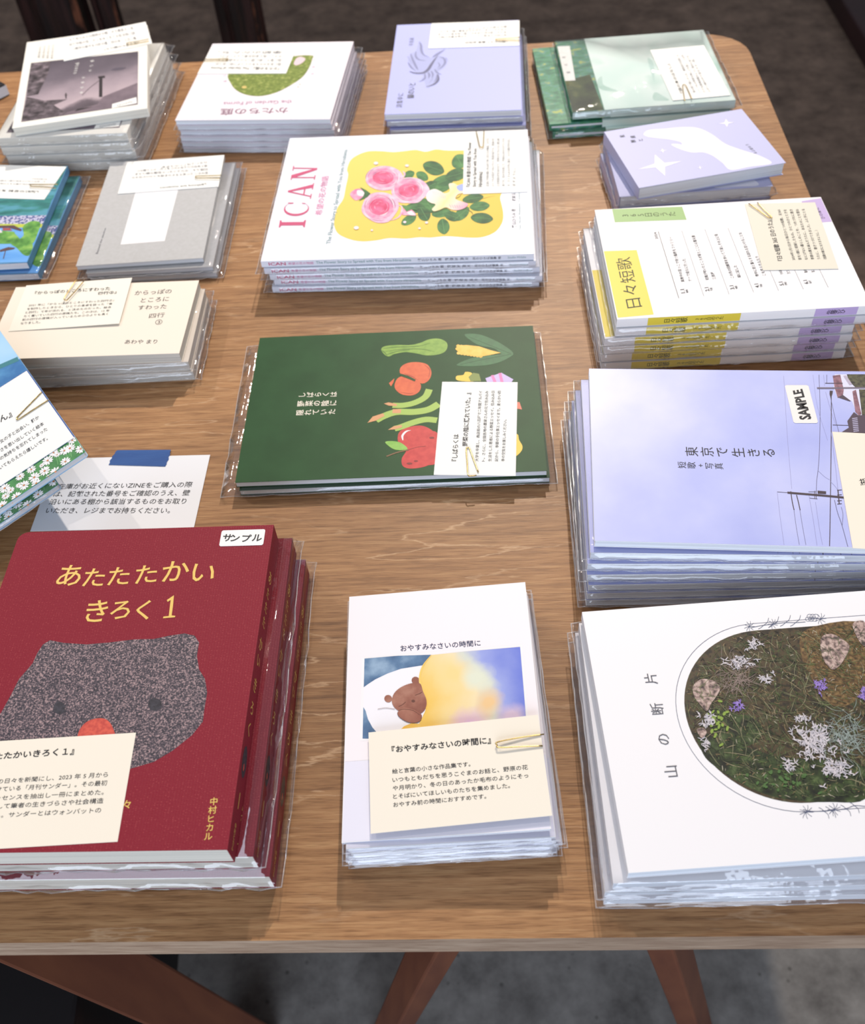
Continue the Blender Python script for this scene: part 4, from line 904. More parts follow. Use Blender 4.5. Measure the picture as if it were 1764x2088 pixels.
def rose(c, r, ry, seed):
    g = np.random.default_rng(seed)
    a.poly(ZI, [(c[0]+r*(1+g.normal(0,.05))*math.cos(k*.57), c[1]+ry*(1+g.normal(0,.05))*math.sin(k*.57)) for k in range(11)], RP, 6, True)
    a.poly(ZI, [(c[0]-8+r*.82*math.cos(k*.57), c[1]+ry*.80*math.sin(k*.57)) for k in range(11)], RM, 7, True)
    for k in range(14):
        t0 = g.random()*6.28; rr_ = .52+.42*g.random()
        a.line(ZI, [(c[0]-6+r*rr_*math.cos(t0+j*.22), c[1]+ry*rr_*math.sin(t0+j*.22)) for j in range(5)], .0007, RW if k % 2 else RL, 8, taper=True)
    a.poly(ZI, [(c[0]-8+r*.56*math.cos(k*.57), c[1]+ry*.52*math.sin(k*.57)) for k in range(11)], RC, 9, True)
    for k in range(9):
        t0 = g.random()*6.28; rr_ = .2+.3*g.random()
        a.line(ZI, [(c[0]-8+r*rr_*math.cos(t0+j*.3), c[1]+ry*rr_*math.sin(t0+j*.3)) for j in range(4)], .0006, RM, 10, taper=True)
rose((345,360), 165, 108, 1); rose((315,615), 160, 135, 2); rose((570,470), 160, 115, 3)
for p in ([(470,600),(505,620),(490,690),(440,725),(380,735)],[(510,300),(525,330),(505,370)],[(690,540),(640,575),(560,585)]): a.line(ZI, p, .0016, RP, 6, taper=True)
a.poly(ZI, [(48,500),(85,462),(140,455),(185,490),(165,525),(110,555),(75,540)], RM, 6, True); a.poly(ZI, [(110,470),(150,470),(180,495),(160,520),(115,510)], RW, 7, True); a.poly(ZI, [(135,440),(190,468),(228,498),(200,530),(125,562),(165,520),(175,492)], GLF[1], 8)
a.poly(ZI, [(510,650),(540,612),(590,640),(628,690),(560,690),(508,685)], RM, 6, True); a.poly(ZI, [(545,665),(590,650),(625,690),(575,690)], RW, 7); a.poly(ZI, [(500,600),(570,610),(640,590),(640,650),(590,640),(545,660)], GLF[0], 8)
BIRD = grad_mat('bird_watercolour', a.loc(ZI,(720,520)), a.loc(ZI,(1090,600)), [(0,(252,240,244)),(.25,(252,240,220)),(.5,(250,232,166)),(.75,(252,228,214)),(1,(240,164,196))], .25, 60)
a.poly(ZI, [(716,520),(740,480),(790,462),(840,480),(880,500),(925,480),(915,420),(960,412),(1000,430),(1060,415),(1060,490),(1000,510),(975,548),(1020,570),(1085,595),(1060,630),(1000,650),(940,645),(890,625),(840,645),(790,658),(768,640),(800,600),(760,585),(725,560)], BIRD, 9, True)
a.poly(ZI, [(985,440),(1060,418),(1060,470),(1010,480)], mat('blue_wing', (168, 184, 240)), 10, True)
for k in range(7): a.line(ZI, [(770+k*18,478+k*4),(790+k*16,520+k*6)], .0004, RP, 10); a.line(ZI, [(920+k*22,600+k*2),(940+k*20,630)], .0004, RM, 10)
for c in ((272,232,20,13),(545,255,17,11),(108,798,22,15),(530,752,14,10),(722,758,14,10),(660,808,11,9),(244,820,10,8)): a.ell(ZI, c[:2], c[2], c[3], RW, 11)
I7 = (540, 270, .12448)
def bil(Z, quad, pts):
    q_ = np.array(a.L(Z, quad)); return [(1-x_)*y_*q_[0]+x_*y_*q_[1]+x_*(1-y_)*q_[2]+(1-x_)*(1-y_)*q_[3] for x_, y_ in pts]
LET = {'I': [[(0,0),(1,0),(1,.05),(.74,.09),(.74,.91),(1,.95),(1,1),(0,1),(0,.95),(.26,.91),(.26,.09),(0,.05)]],
 'C': [[(.5+.5*math.cos(math.radians(d)), .5+.5*math.sin(math.radians(d))) for d in range(38, 325, 12)]+[(.57+.42*math.cos(math.radians(d)), .5+.455*math.sin(math.radians(d))) for d in range(322, 36, -12)],
       [(.86,.66),(.93,.66),(.93,.9),(.84,.82)], [(.86,.30),(.93,.32),(.9,.16),(.84,.2)]],
 'A': [[(.44,1),(.50,.92),(.20,.04),(.13,.04)],[(.44,1),(.54,1),(.92,.04),(.70,.04)],[(.27,.3),(.64,.3),(.62,.36),(.29,.36)],[(.02,0),(.32,0),(.32,.045),(.02,.045)],[(.60,0),(1,0),(1,.045),(.60,.045)]],
 'N': [[(.12,.03),(.20,.03),(.20,.95),(.12,.95)],[(.12,1),(.34,1),(.90,0),(.74,0),(.12,.92)],[(.80,0),(.88,0),(.88,.97),(.80,.97)],[(0,0),(.33,0),(.33,.045),(0,.045)],[(.66,.955),(1,.955),(1,1),(.66,1)],[(0,.955),(.2,.955),(.2,1),(0,1)]]}
for ch, quad in (('I',[(232,1545),(250,1430),(670,1430),(652,1545)]),('C',[(290,1362),(330,1125),(728,1135),(700,1362)]),('A',[(350,1088),(388,828),(792,828),(742,1088)]),('N',[(408,772),(446,545),(846,555),(800,772)])):
    for pl in LET[ch]: a.flat(bil(I7, quad, pl), ROSE, 3)
a.text(I7, '希望の花の物語', [(810,1352),(915,718),(1030,710),(925,1352)], ROSEP, 3, .01)
a.text(I7, 'The Flower Story to Spread with You from Hiroshima', [(1000,1820),(1260,290),(1345,275),(1092,1820)], TEAL, 3, .006)
a.text(ZI, '鷲山ひろみ 著', [(1475,808),(1472,640),(1510,640),(1518,808)], GREYINK, 3, .01); a.text(ZI, '篠原玉', [(1478,570),(1472,500),(1508,500),(1512,570)], GREYINK, 3, .01)
a.text(ZI, 'Text: Hiromi Washiyama  Translation', [(1540,826),(1530,480),(1552,480),(1565,826)], TEAL, 3)
a.mb.poly([(-w/2+.0006,-h/2+.0035,t+3e-5),(w/2-.0006,-h/2+.0035,t+3e-5),(w/2-.0006,-h/2+.0038,t+3e-5),(-w/2+.0006,-h/2+.0038,t+3e-5)], mat('hinge_crease', (220, 226, 240)))
def front_text(body, u0, u1, z0, z1, m, bold=0.0):
    v, fs = glyphs(body, bold); lo_, hi_ = v.min(0), v.max(0); tt = (v-lo_)/(hi_-lo_)
    a.mb.add([(u0+(u1-u0)*p[0], -h/2-6e-5, z0+(z1-z0)*p[1]) for p in tt], fs, m)
UI = lambda X: -w/2+w*(X-38)/(1702-38)
front_text('ICAN', UI(84), UI(190), .0013, .0043, ROSE, .02); front_text('希望の花の物語', UI(205), UI(362), .0015, .0040, ROSEP, .01)
front_text('The Flower Story to Spread with You from Hiroshima', UI(378), UI(960), .0011, .0043, TEAL, .01)
front_text('鷲山ひろみ 著', UI(1000), UI(1145), .0015, .0040, GREYINK, .01); front_text('篠原玉 英文', UI(1165), UI(1310), .0015, .0040, GREYINK, .01); front_text('花のひろば編集 室', UI(1332), UI(1505), .0015, .0040, GREYINK, .01); front_text('Studio Hidaka', UI(1545), UI(1655), .0018, .0038, TEAL)
ican = make_book('picture_book', (x, y, rot, w, h, z-t), t, a, PALE, PAGES, 'bottom')
tag(ican, 'white picture book with pink roses on a yellow panel, topmost copy', 'book', 'rose picture books in the stack')
copies(ican, w, h, t, .0062, [(1.5,-1.0,.0),(4.5,-.5,.004),(9,-1.5,-.022),(5,-1.5,-.004)], 'white rose picture book', 'book', 'rose picture books in the stack', (.006,.003,.002,.002))
a = card([(946,269.5),(1070,263.7),(1075.5,391.8),(944.5,395)], .0316, .0545, .0995, 'white description card clipped to the rose picture book', CARD)
C_ = (930, 255, .09637)
for p, q_, s_, b_ in (((215,1310),(235,370),'『ICAN 希望の花の物語 The Flower',.02),((350,1310),(365,505),'Story to Spread with You from',.02),((470,1310),(470,1000),'Hiroshima』',.02)):
    p, q_ = np.array(p), np.array(q_); a.text(C_, s_, [p, q_, q_+np.array([88,0]), p+np.array([88,0])], INK, 2, b_)
for i, s_ in enumerate(['広島に平和の願いを込めて咲く花たちの物語。小さな','いくつもの花がつないでいく希望の話です。英語の文','と日本語の文をあわせて、世界の子どもたちに贈る絵','本です。花の力を信じて、平和の心をひろげていきま','す。たくさんの人の手に届き、小さな種が芽を出し','ますように。']):
    p = np.array([630+112*i, 1300.]); q_ = np.array([635+112*i, 285.]) if i < 5 else np.array([1195, 925.]); k = np.array([58,0])
    a.text(C_, s_, [p, q_, q_+k, p+k], GREYINK, 2)
a.done()
clip([(971,267),(974.5,283),(978,298),(981.5,300),(985,298.9),(986.2,282),(986.9,265.6)], .0322, 'gold wire clip on the white card of the rose picture book')

# ================================================================== lilac book with white hand and stars
w, h, t, z = .1285, .0923, .0112, .0365
q = [(1232.6,267.8),(1510.4,226.2),(1604.4,331.3),(1302,384.9)]
x, y, rot = .2524, .7612, .1334
a = Art(q, w, h, t)
LIL = mat('lilac_cover', (196, 198, 236), .5); HANDW = mat('hand_white_print', (238, 238, 252), .5)
a.poly(Z3, [(632,688),(660,668),(740,662),(830,655),(910,660),(980,690),(1050,738),(1130,768),(1230,800),(1290,838),(1180,856),(1085,872),(1040,835),(990,800),(940,782),(880,782),(820,765),(775,742),(800,738),(830,742),(820,728),(760,715),(700,708),(650,700)], HANDW, 1, True)
def star4(c, rx, ry, sk=0):
    a.poly(Z3, [(c[0]+rx,c[1]-sk),(c[0]+rx*.22,c[1]+ry*.15),(c[0]+sk*1.2,c[1]+ry),(c[0]-rx*.2,c[1]+ry*.2),(c[0]-rx,c[1]+sk),(c[0]-rx*.24,c[1]-ry*.15),(c[0]-sk*1.2,c[1]-ry),(c[0]+rx*.2,c[1]-ry*.22)], HANDW, 2)
star4((715,848), 118, 56, 22); star4((1053,637), 42, 20, 3); star4((730,773), 24, 12, 3); star4((926,861), 18, 10, 3)
a.chars(Z3, '星座', (520,698), (575,702), .0046, 90, INK, 2, .01); a.chars(Z3, '腕と', (576,724), (615,718), .0046, 90, INK, 2, .01); a.chars(Z3, 'うお座よる', (1162,745), (1205,785), .0032, 90, GREYINK, 2)
st = make_book('paperback', (x, y, rot, w, h, z-t), t, a, LIL, PAGES, 'left', over=.0006)
tag(st, 'small thick lilac paperback with white hand and stars, topmost of its stack', 'book', 'lilac hand paperbacks')
copies(st, w, h, t, .0119, [(-5.5,-2,-.17),(-7,-3.5,-.14)], 'small pale lilac hand paperback', 'book', 'lilac hand paperbacks', (.002,.004,.002,.002))

# ================================================================== periwinkle book with wing drawing
w, h, t, z = .1294, .1846, .0062, .028
q = [(807.7,50.5),(1059.3,41.3),(1062.7,224.8),(785.6,232.9)]
x, y, rot = .0639, .9636, -.1123
a = Art(q, w, h, t)
PERI = mat('periwinkle_cover', (184, 190, 246), .5); WING = mat('wing_line', (136, 140, 182)); WINGD = mat('wing_line_dark', (104, 106, 140)); WING3 = mat('wing_wash', (174, 180, 226))
a.poly(ZL, [(355,480),(380,400),(440,370),(480,260),(520,400),(600,450),(690,420),(780,450),(800,510),(770,560),(700,620),(700,710),(640,760),(570,790),(520,640),(430,610)], WING3, 1, True)
for p, wd_, m in (([(480,260),(500,300),(505,360),(530,410),(600,445)],.0026,WING),([(440,370),(440,430),(480,470),(560,480)],.002,WING),([(380,400),(410,480),(450,560),(470,590)],.0024,WING),([(350,500),(390,560),(440,600)],.002,WING),([(345,430),(400,520)],.0014,WING),
     ([(370,605),(430,625),(520,625),(580,590),(620,530),(660,470),(700,420)],.0034,WINGD),([(600,560),(640,500),(690,430)],.002,WINGD),([(640,440),(700,400),(780,350)],.0036,WING),([(720,440),(770,460),(780,510),(740,560),(690,590)],.0022,WING),([(790,450),(815,490)],.0022,WING),([(760,440),(790,500),(760,550)],.0014,WING),
     ([(545,620),(550,680),(520,710),(480,725)],.002,WING),([(585,615),(600,650),(590,690)],.0022,WING),([(620,600),(640,640),(630,690)],.0018,WING),([(660,580),(690,620),(740,645)],.002,WING),([(700,640),(705,700),(670,745),(620,770),(560,785)],.0026,WINGD),([(690,640),(680,700),(650,730)],.0016,WING),([(640,690),(600,740)],.0014,WING),([(530,680),(510,700)],.0014,WING),([(700,500),(720,540),(690,570)],.0013,WING)):
    a.line(ZL, p, wd_, m, 2, taper=True)
a.chars(ZL, '鷗のいと', (388,892), (402,755), .0078, 90, GREYINK, 3, .01); a.chars(ZL, '詩集ゆに', (255,1000), (272,870), .0066, 90, GREYINK, 3); a.chars(ZL, '早田凪', (385,292), (392,225), .005, 90, GREYINK, 3)
pw = make_book('paperback', (x, y, rot, w, h, z-t), t, a, PERI, PAGES, 'left')
tag(pw, 'periwinkle blue book with grey wing drawing, topmost copy', 'book', 'periwinkle wing books')
copies(pw, w, h, t, .0070, [(1,1.0,.004),(3.5,-3,.006),(4,-2,.002)], 'periwinkle blue wing book', 'book', 'periwinkle wing books', (.002,.004,.002,.002))
a = card([(879,47),(1059,41.8),(1060,92.7),(874.6,98.9)], .0286, .093, .0558, 'white description card on the periwinkle wing book', CARD)
a.text(ZL, '『鷗のいと』著者 早田凪', [(1510,240),(1025,258),(1022,280),(1512,268)], GREYINK, 2, .01)
for i, s_ in enumerate(['白い羽の上を渡っていく小さな声を集めた詩の','本です。海の町で生まれ、遠い空を見上げてき','た日々のことを、やわらかな言葉で綴りました。','静かな夜のともにどうぞ。']):
    yb = 200-33*i; a.text(ZL, s_, [(1500,yb-32),(705 if i < 3 else 1040,yb-4),(703 if i < 3 else 1038,yb+18),(1500,yb-8)], GREYINK, 2)
a.done()
clip([(1060,76),(1036,78),(1012.5,79.5),(1012,81),(1014,82.5),(1037,82),(1060,83)], .0292, 'gold wire clip on the card of the periwinkle wing book')

# ================================================================== teal book under a mint paper band
FOREST = ramp_mat('forest_pattern_print', [(.34, (44, 106, 84)), (.5, (68, 138, 100)), (.58, (76, 134, 130)), (.68, (160, 176, 84))], 95, 3, stretch=(1, 1.6, 1), rough=.4)
w, h, t = .170, .153, .0062
x, y, rot = .1460+.085, .9330, -.0300
a = Art(quad_of(x, y, rot, w, h, .0145), w, h, t)
a.poly(ZT, [(60,240),(1700,150),(1760,760),(160,820)], FOREST, 1)
a.flat([(-w/2+.018,-h/2),(-w/2+.0186,-h/2),(-w/2+.0186,h/2),(-w/2+.018,h/2)], mat('hinge_groove', (36, 88, 70)), 2)
MINT = ramp_mat('mint_band', [(.36, (216, 240, 232)), (.6, (230, 246, 240)), (.74, (190, 224, 212))], 22, 2, rough=.45)
tb = make_book('hardcover_book', (x, y, rot, w, h, .0076), t, a, FOREST, PAGES, 'left', (0, .004, .004, 0), kind='hard')
bm = MB()
bm.box(.035, w/2+.0006, -h/2-.0006, h/2+.0006, t+.0001, t+.0004, MINT); bm.box(.035-.070, w/2+.0006, -h/2-.0006, -h/2-.0003, -.0001, t+.0004, MINT)
bm.box(-.035, .036, -h/2-.0006, h/2+.0006, t+.0001, t+.0004, MINT)
bm.build('paper_band', tb)
tag(tb, 'green forest-patterned hardcover wrapped in a mint paper band, second from the top', 'book', 'forest-patterned hardcovers')
lo = copies(tb, w, h, t, .0068, [(4,-4.5,-.01)], 'green forest-patterned hardcover', 'book', 'forest-patterned hardcovers', (.004,.005,.002,.003))
w2, h2, t2 = .152, .1425, .0074
P = [un(1136,86,.023), un(1432.4,61.3,.023), un(1501.6,205,.023), un(1161,231,.023)]
x2, y2 = np.mean(P, 0)[:2]; r2_ = -.036
a = Art(quad_of(x2, y2, r2_, w2, h2, .0230), w2, h2, t2)
DKP = ramp_mat('dark_forest_photo', [(.35, (44, 52, 30)), (.55, (70, 82, 44)), (.7, (104, 110, 62))], 60, 5, rough=.3)
a.flat([(-w2/2,-h2/2),(w2/2,-h2/2),(w2/2,h2/2),(-w2/2,h2/2)], FOREST, 1); a.poly(ZT, [(284,472),(500,420),(605,690),(345,715)], DKP, 2)
a.poly(ZT, [(250,205),(345,202),(388,465),(308,470)], CARD, 2); a.chars(ZT, '緑の本', (335,405), (300,290), .0042, 90, GREYINK, 3)
top = make_book('hardcover_book', (x2, y2, r2_, w2, h2, .0230-t2), t2, a, FOREST, mat('mint_page_edge', (214, 236, 230)), 'left')
bm = MB(); bx = a.loc(ZT, (465,155))[0]*.5+a.loc(ZT, (600,690))[0]*.5
bm.box(bx, w2/2+.0005, -h2/2-.0005, h2/2+.0005, t2+.0003, t2+.0006, MINT); bm.box(bx+.006, w2/2+.0005, -h2/2-.0005, -h2/2-.0002, .0003, t2+.0006, MINT)
GRW = mat('green_wash', (168, 206, 192), .45, c2=(196, 224, 214), scale=50)
def on_band(pts, m, k=1): 
    p = smooth_closed([a.loc(ZT, q_) for q_ in pts]); bm.poly([(u, v, t2+.0006+k*4e-5) for u, v in p][::-1], m)
on_band([(555,470),(590,440),(600,500),(660,530),(710,550),(640,552),(570,530)], GRW); on_band([(980,590),(1000,560),(1060,590),(1105,620),(1060,625),(990,622)], GRW); on_band([(940,300),(985,340),(990,480),(965,400)], mat('pale_wash', (198, 226, 218)))
band = bm.build('paper_band', top)
make_sleeve(w2, h2, t2+.0007, (.001,.006,.001,.003), 77).build('clear_sleeve', top, smooth=True)
tag(top, 'dark forest-photo hardcover under a wide mint paper band, topmost in a clear sleeve', 'book', 'mint-banded books')
a = card([(1330,102),(1440,91),(1484.8,194.9),(1368,204.6)], .0244, .0542, .101, 'white description card clipped to the mint-banded book', CARD)
C_ = (1320, 85, .10771)
a.text(C_, '『緑の本のはなし』', [(590,985),(375,440),(440,420),(650,970)], INK, 2, .015)
for i, s_ in enumerate(['森の奥で暮らす人を、編集者が記録した','いくつもの季節を映した写真とことばを','小さな植物図鑑のように集めた本です。','ふかい緑の中で息をする一冊。']):
    p = np.array([830+94*i, 980.]); q_ = np.array([560+95*i, 255.+(75 if i == 3 else 0)]); k = np.array([52,-14]); a.text(C_, s_, [p, q_, q_+k, p+k], GREYINK, 2)
a.done()
clip([(1396.5,205.6),(1394,190),(1392,175.2),(1395,172.5),(1399,175),(1405,188),(1411,202)], .0250, 'gold wire clip on the card of the mint-banded book')

# ================================================================== garden of forms booklet
w, h, t, z = .1516, .1557, .0046, .0295
q = [(432.9,89),(718.6,85.5),(675.7,249.8),(357.9,241.4)]
x, y, rot = -.1244, .9662, -.1621
a = Art(q, w, h, t)
BLUSH = mat('blush_white_cover', (246, 238, 246), .5); MEL = ramp_mat('melon_print', [(.35, (104, 122, 42)), (.55, (126, 144, 58)), (.72, (176, 182, 104))], 240, 4); MAU = mat('mauve_ink', (176, 128, 160)); MAUD = mat('dark_mauve_ink', (132, 84, 110))
a.poly(ZK, [(520,330),(700,250),(1060,190),(1226,185),(1230,215),(1205,290),(1150,370),(1050,440),(930,500),(800,530),(680,520),(590,480),(540,420)], MEL, 1, True)
a.poly(ZK, [(1070,255),(1090,210),(1130,195),(1170,215),(1140,250),(1095,268)], mat('melon_core', (232, 206, 214)), 2, True); a.ell(ZK, (650,450), 22, 12, mat('melon_seed', (214, 190, 110)), 2)
for k in range(40): a.ell(ZK, (rng.uniform(580,1150), rng.uniform(350,470)), 7, 3.5, mat('melon_fleck', (156, 164, 84)), 2) if k % 2 else None
a.text(ZK, 'かたちの庭', [(1030,690),(445,690),(452,632),(1025,636)], MAUD, 2, .01); a.text(ZK, 'the Garden of Forms', [(1062,604),(472,604),(478,574),(1060,572)], MAU, 2, .01)
a.chars(ZK, 'とおる', (1245,225), (1235,345), .004, 120, MAU, 2); a.chars(ZK, '小石', (485,350), (490,395), .004, 180, MAU, 2)
kt = make_book('booklet', (x, y, rot, w, h, z-t), t, a, BLUSH, PAGES, 'right')
tag(kt, 'blush white booklet with a green half melon painting, topmost copy', 'booklet', 'green melon booklets')
copies(kt, w, h, t, .0049, [(.5,-1,.004),(2.5,-2,.0),(3,-5.5,-.01),(3.5,-7,-.01),(3.8,-8.5,-.008)], 'blush white melon booklet', 'booklet', 'green melon booklets', (.002,.007,.002,.002))
a = card([(428,94.5),(604.3,95),(585.2,148.6),(406.7,151)], .0301, .0925, .0575, 'white description card on the melon booklet', CARD)
a.text(ZK, '『かたちの庭』 The Garden of Forms', [(970,305),(390,308),(395,280),(975,280)], INK, 2, .012)
for i, s_ in enumerate(['庭にあるかたちをひとつずつ拾いあつめ','版に彫り、紙に摺った小さな画集です。','やさしい色と余白を楽しんでください。','季節のかたち。']):
    yb = 270-34*i; a.text(ZK, s_, [(985,yb),(425,yb),(432,yb-24),(988,yb-24)], GREYINK, 2)
a.done()
clip([(416,121),(440,120.5),(462.6,119.6),(464,121),(461,123),(440,123.6),(414,124.5)], .0306, 'gold wire clip on the card of the melon booklet')

# ================================================================== black and white photograph book
w, h, t, z = .1265, .1795, .0082, .0450
q = [(57.5,92.4),(303.6,44.8),(295.6,211.5),(24.8,271)]
x, y, rot = -.3069, .9813, .1154
a = Art(q, w, h, t)
BW = grad_mat('monochrome_photo', a.loc(ZP,(900,450)), a.loc(ZP,(760,1080)), [(0,(74,66,78)),(.35,(110,100,112)),(.62,(170,154,164)),(.78,(190,172,180)),(.86,(104,92,102)),(1,(70,60,68))], .45, 30)
BWD = ramp_mat('monochrome_dark', [(.35, (44, 36, 42)), (.6, (110, 98, 106)), (.75, (168, 152, 160))], 130, 5)
a.poly(ZP, [(330,582),(1428,400),(1398,935),(220,1195)], BW, 1)
a.poly(ZP, [(330,582),(540,548),(500,700),(450,800),(400,900),(280,930)], BWD, 2); a.poly(ZP, [(280,935),(460,960),(700,930),(560,1000),(700,1080),(220,1195)], BWD, 2); a.poly(ZP, [(1060,880),(1405,720),(1398,935),(900,1040),(640,1100),(700,1060),(1000,960)], mat('monochrome_hill', (112, 98, 108), .5, c2=(136, 120, 130), scale=60), 2)
PD = mat('monochrome_post', (40, 32, 38)); a.poly(ZP, [(1028,690),(1060,688),(1052,885),(1018,888)], PD, 3); a.poly(ZP, [(1015,680),(1085,668),(1085,690),(1020,700)], PD, 3); a.line(ZP, [(1028,720),(930,800),(850,880)], .0006, PD, 3); a.line(ZP, [(685,870),(685,925)], .0012, PD, 3); a.line(ZP, [(668,892),(702,888)], .0008, PD, 3)
a.poly(ZP, [(770,1050),(800,1022),(950,990),(880,1015)], PD, 3); a.poly(ZP, [(1150,610),(1200,580),(1300,572),(1250,600)], mat('monochrome_cloud', (92, 84, 98)), 2, True)
a.chars(ZP, '風のなかの', (812,560), (782,660), .0042, 200, CARD, 4); a.chars(ZP, '静けさ', (962,525), (938,625), .004, 200, CARD, 4); a.chars(ZP, '写真詩集', (868,700), (842,855), .0036, 200, CARD, 4)
a.poly(ZP, [(1148,950),(1388,865),(1390,925),(1142,992)], CARD, 4); a.text(ZP, 'Quietly', [(1190,955),(1350,900),(1355,920),(1195,975)], GREYINK, 5)
for k in range(4): a.chars(ZP, '小さな声の詩集', (565-45*k, 385+8*k), (548-45*k, 515), .0030, 180, GREYINK, 2)
IVORY = mat('ivory_cover', (250, 248, 240), .5)
ph = make_book('paperback', (x, y, rot, w, h, z-t), t, a, IVORY, CREAMPAGES, 'right')
tag(ph, 'ivory paperback with a black and white landscape photograph, topmost copy set askew', 'book', 'landscape photograph paperbacks')
copies(ph, w, h, t, .0091, [(-2,-11.5,-.21),(-1,-12.5,-.215),(.5,-13,-.21),(1,-14,-.22)], 'ivory landscape photograph paperback', 'book', 'landscape photograph paperbacks', (.003,.008,.003,.004))
a = card([(130,75.6),(303.6,44.8),(303.6,87.5),(122,128)], .0456, .0905, .0535, 'white description card on the landscape photograph paperback', CARD)
a.text(ZP, '『風のなかの静けさ』', [(1420,325),(1080,395),(1082,418),(1422,346)], GREYINK, 2, .01)
for i, s_ in enumerate(['遠い丘と一本の柱、雲の流れる午後の写真に、','短い詩を添えてまとめました。旅の途中で出','会った風景たち。静かな時間のための本です。']):
    y0 = 270-52*i; a.text(ZP, s_, [(1410,y0),(735,y0+120),(735,y0+150),(1412,y0+32)], GREYINK, 2)
a.done()
clip([(303.6,79.5),(281,84),(260,87.5),(259,89),(261,91),(282,88),(303.6,84)], .0462, 'gold wire clip on the card of the landscape photograph paperback')

# ================================================================== grey booklet with white window
w, h, t, z = .1082, .1603, .0042, .0142
q = [(226.8,331.3),(457.8,317),(413.8,524),(154.5,545.3)]
x, y, rot = -.2226, .7802, -.0462
a = Art(q, w, h, t)
GREY = mat('grey_cover', (192, 192, 192), .5, .35, c2=(198, 198, 199), scale=300)
a.poly(ZG, [(1000,225),(1300,225),(1190,640),(872,670)], WHITE, 1)
a.text(ZG, 'Beyond the window', [(690,740),(755,552),(772,552),(712,740)], GREYINK, 2, .005)
gb = make_book('booklet', (x, y, rot, w, h, z-t), t, a, GREY, PAGES, 'right')
tag(gb, 'grey booklet with a white window rectangle on its cover, topmost copy', 'booklet', 'grey window booklets')
copies(gb, w, h, t, .0047, [(9,-5.5,-.015),(12,-8,-.02)], 'grey window booklet', 'booklet', 'grey window booklets', (.006,.005,.003,.003))
a = card([(259.4,329.8),(457.8,317),(445,379.4),(240.4,395.9)], .0148, .0924, .053, 'white description card on the grey window booklet', CARD)
a.text(ZG, '『Beyond the window』', [(1485,222),(1160,248),(1163,264),(1488,238)], INK, 2, .012)
for i, s_ in enumerate(['窓のむこうに見えるものを描きつづけた日々の','記録です。光のうつろいと部屋の静けさを、','線と余白だけであらわしました。ひとり静かに','ひらいてほしい小さな本。']):
    y0 = 150-25*i; xl = (950,960,985,1160)[i]; a.text(ZG, s_, [(1500-2*i,y0-8),(xl,y0+28),(xl+3,y0+44),(1502-2*i,y0+8)], GREYINK, 2)
a.done()
clip([(451,357.5),(425,358.5),(401,359.2),(399,361),(401,363),(425,363),(449,363.5)], .0154, 'gold wire clip on the card of the grey window booklet')

# ================================================================== village painting booklet at the frame's edge
w, h, t, z = .105, .149, .0066, .0162
PT, PB = un(138,338.3,z), un(55.3,535.3,z); rot = math.atan2(-(PT-PB)[0], (PT-PB)[1])*1.0
c_ = (PT+PB)/2; x, y = c_[0]-w/2*math.cos(rot), c_[1]-w/2*math.sin(rot)
a = Art(quad_of(x, y, rot, w, h, z), w, h, t)
FIELD = ramp_mat('teal_field', [(.36, (28, 104, 104)), (.5, (52, 136, 132)), (.62, (84, 158, 180))], 30, 6, stretch=(1, 3.5, 1)); SEA = mat('bright_blue_sea', (88, 160, 236), .5, c2=(120, 184, 246), scale=20, stretch=(1, 4, 1)); TREE = ramp_mat('tree_greens', [(.35, (58, 120, 48)), (.5, (104, 168, 72)), (.66, (160, 204, 100))], 90, 6); DOTS = ramp_mat('flower_dots', [(.45, (70, 84, 150)), (.52, (226, 222, 236)), (.7, (150, 160, 214))], 420, 2); BLU = mat('village_blue', (90, 150, 200), .5, c2=(70, 130, 170), scale=50)
XL = -320
a.poly(ZG, [(XL,330),(375,340),(330,460),(XL,470)], FIELD, 1); a.poly(ZG, [(XL,100),(487,100),(380,340),(XL,330)], FIELD, 1); a.poly(ZG, [(XL,465),(335,455),(310,520),(XL,520)], DOTS, 1); a.poly(ZG, [(XL,518),(312,518),(300,545),(XL,540)], mat('lime_strip', (196, 206, 78)), 2)
a.poly(ZG, [(XL,540),(300,540),(215,770),(195,795),(XL,800)], SEA, 1)
a.poly(ZG, [(165,540),(220,500),(290,510),(270,590),(235,660),(160,690),(130,640),(170,600)], TREE, 3, True); a.poly(ZG, [(XL,560),(60,570),(110,590),(150,640),(120,660),(XL,650)], TREE, 3, True); a.poly(ZG, [(80,660),(150,640),(235,660),(215,740),(170,740),(120,690)], TREE, 2, True)
HB = mat('house_brown', (92, 66, 70)); HW = mat('village_house_white', (226, 220, 226)); HR = mat('house_red', (170, 84, 80))
a.poly(ZG, [(XL,540),(100,528),(160,560),(150,570),(60,545),(XL,560)], HB, 4); a.poly(ZG, [(20,548),(70,548),(90,566),(20,566)], HR, 4); a.poly(ZG, [(0,705),(60,685),(110,690),(100,700),(40,712),(0,720)], HB, 4); a.line(ZG, [(40,710),(25,770)], .0008, HB, 4); a.poly(ZG, [(-60,560),(0,555),(20,580),(-60,590)], HW, 4)
vb = make_book('booklet', (x, y, rot, w, h, z-t), t, a, BLU, PAGES, 'right')
tag(vb, 'booklet painted with teal fields, green trees and blue sea, topmost copy', 'booklet', 'sea village booklets')
copies(vb, w, h, t, .0079, [(9,-4,-.02)], 'sea village booklet with blue cover', 'booklet', 'sea village booklets', (.002,.007,.002,.003))
a = card([(-60,331.5),(138.5,339.5),(105.2,407.4),(-104,404)], .0167, .0915, .054, 'white description card on the sea village booklet', CARD)
C_ = (0, 330, .07937)
a.text(C_, '『港町の名前 またね、と』', [(1145,755),(-600,700),(-600,760),(1140,815)], INK, 2, .012)
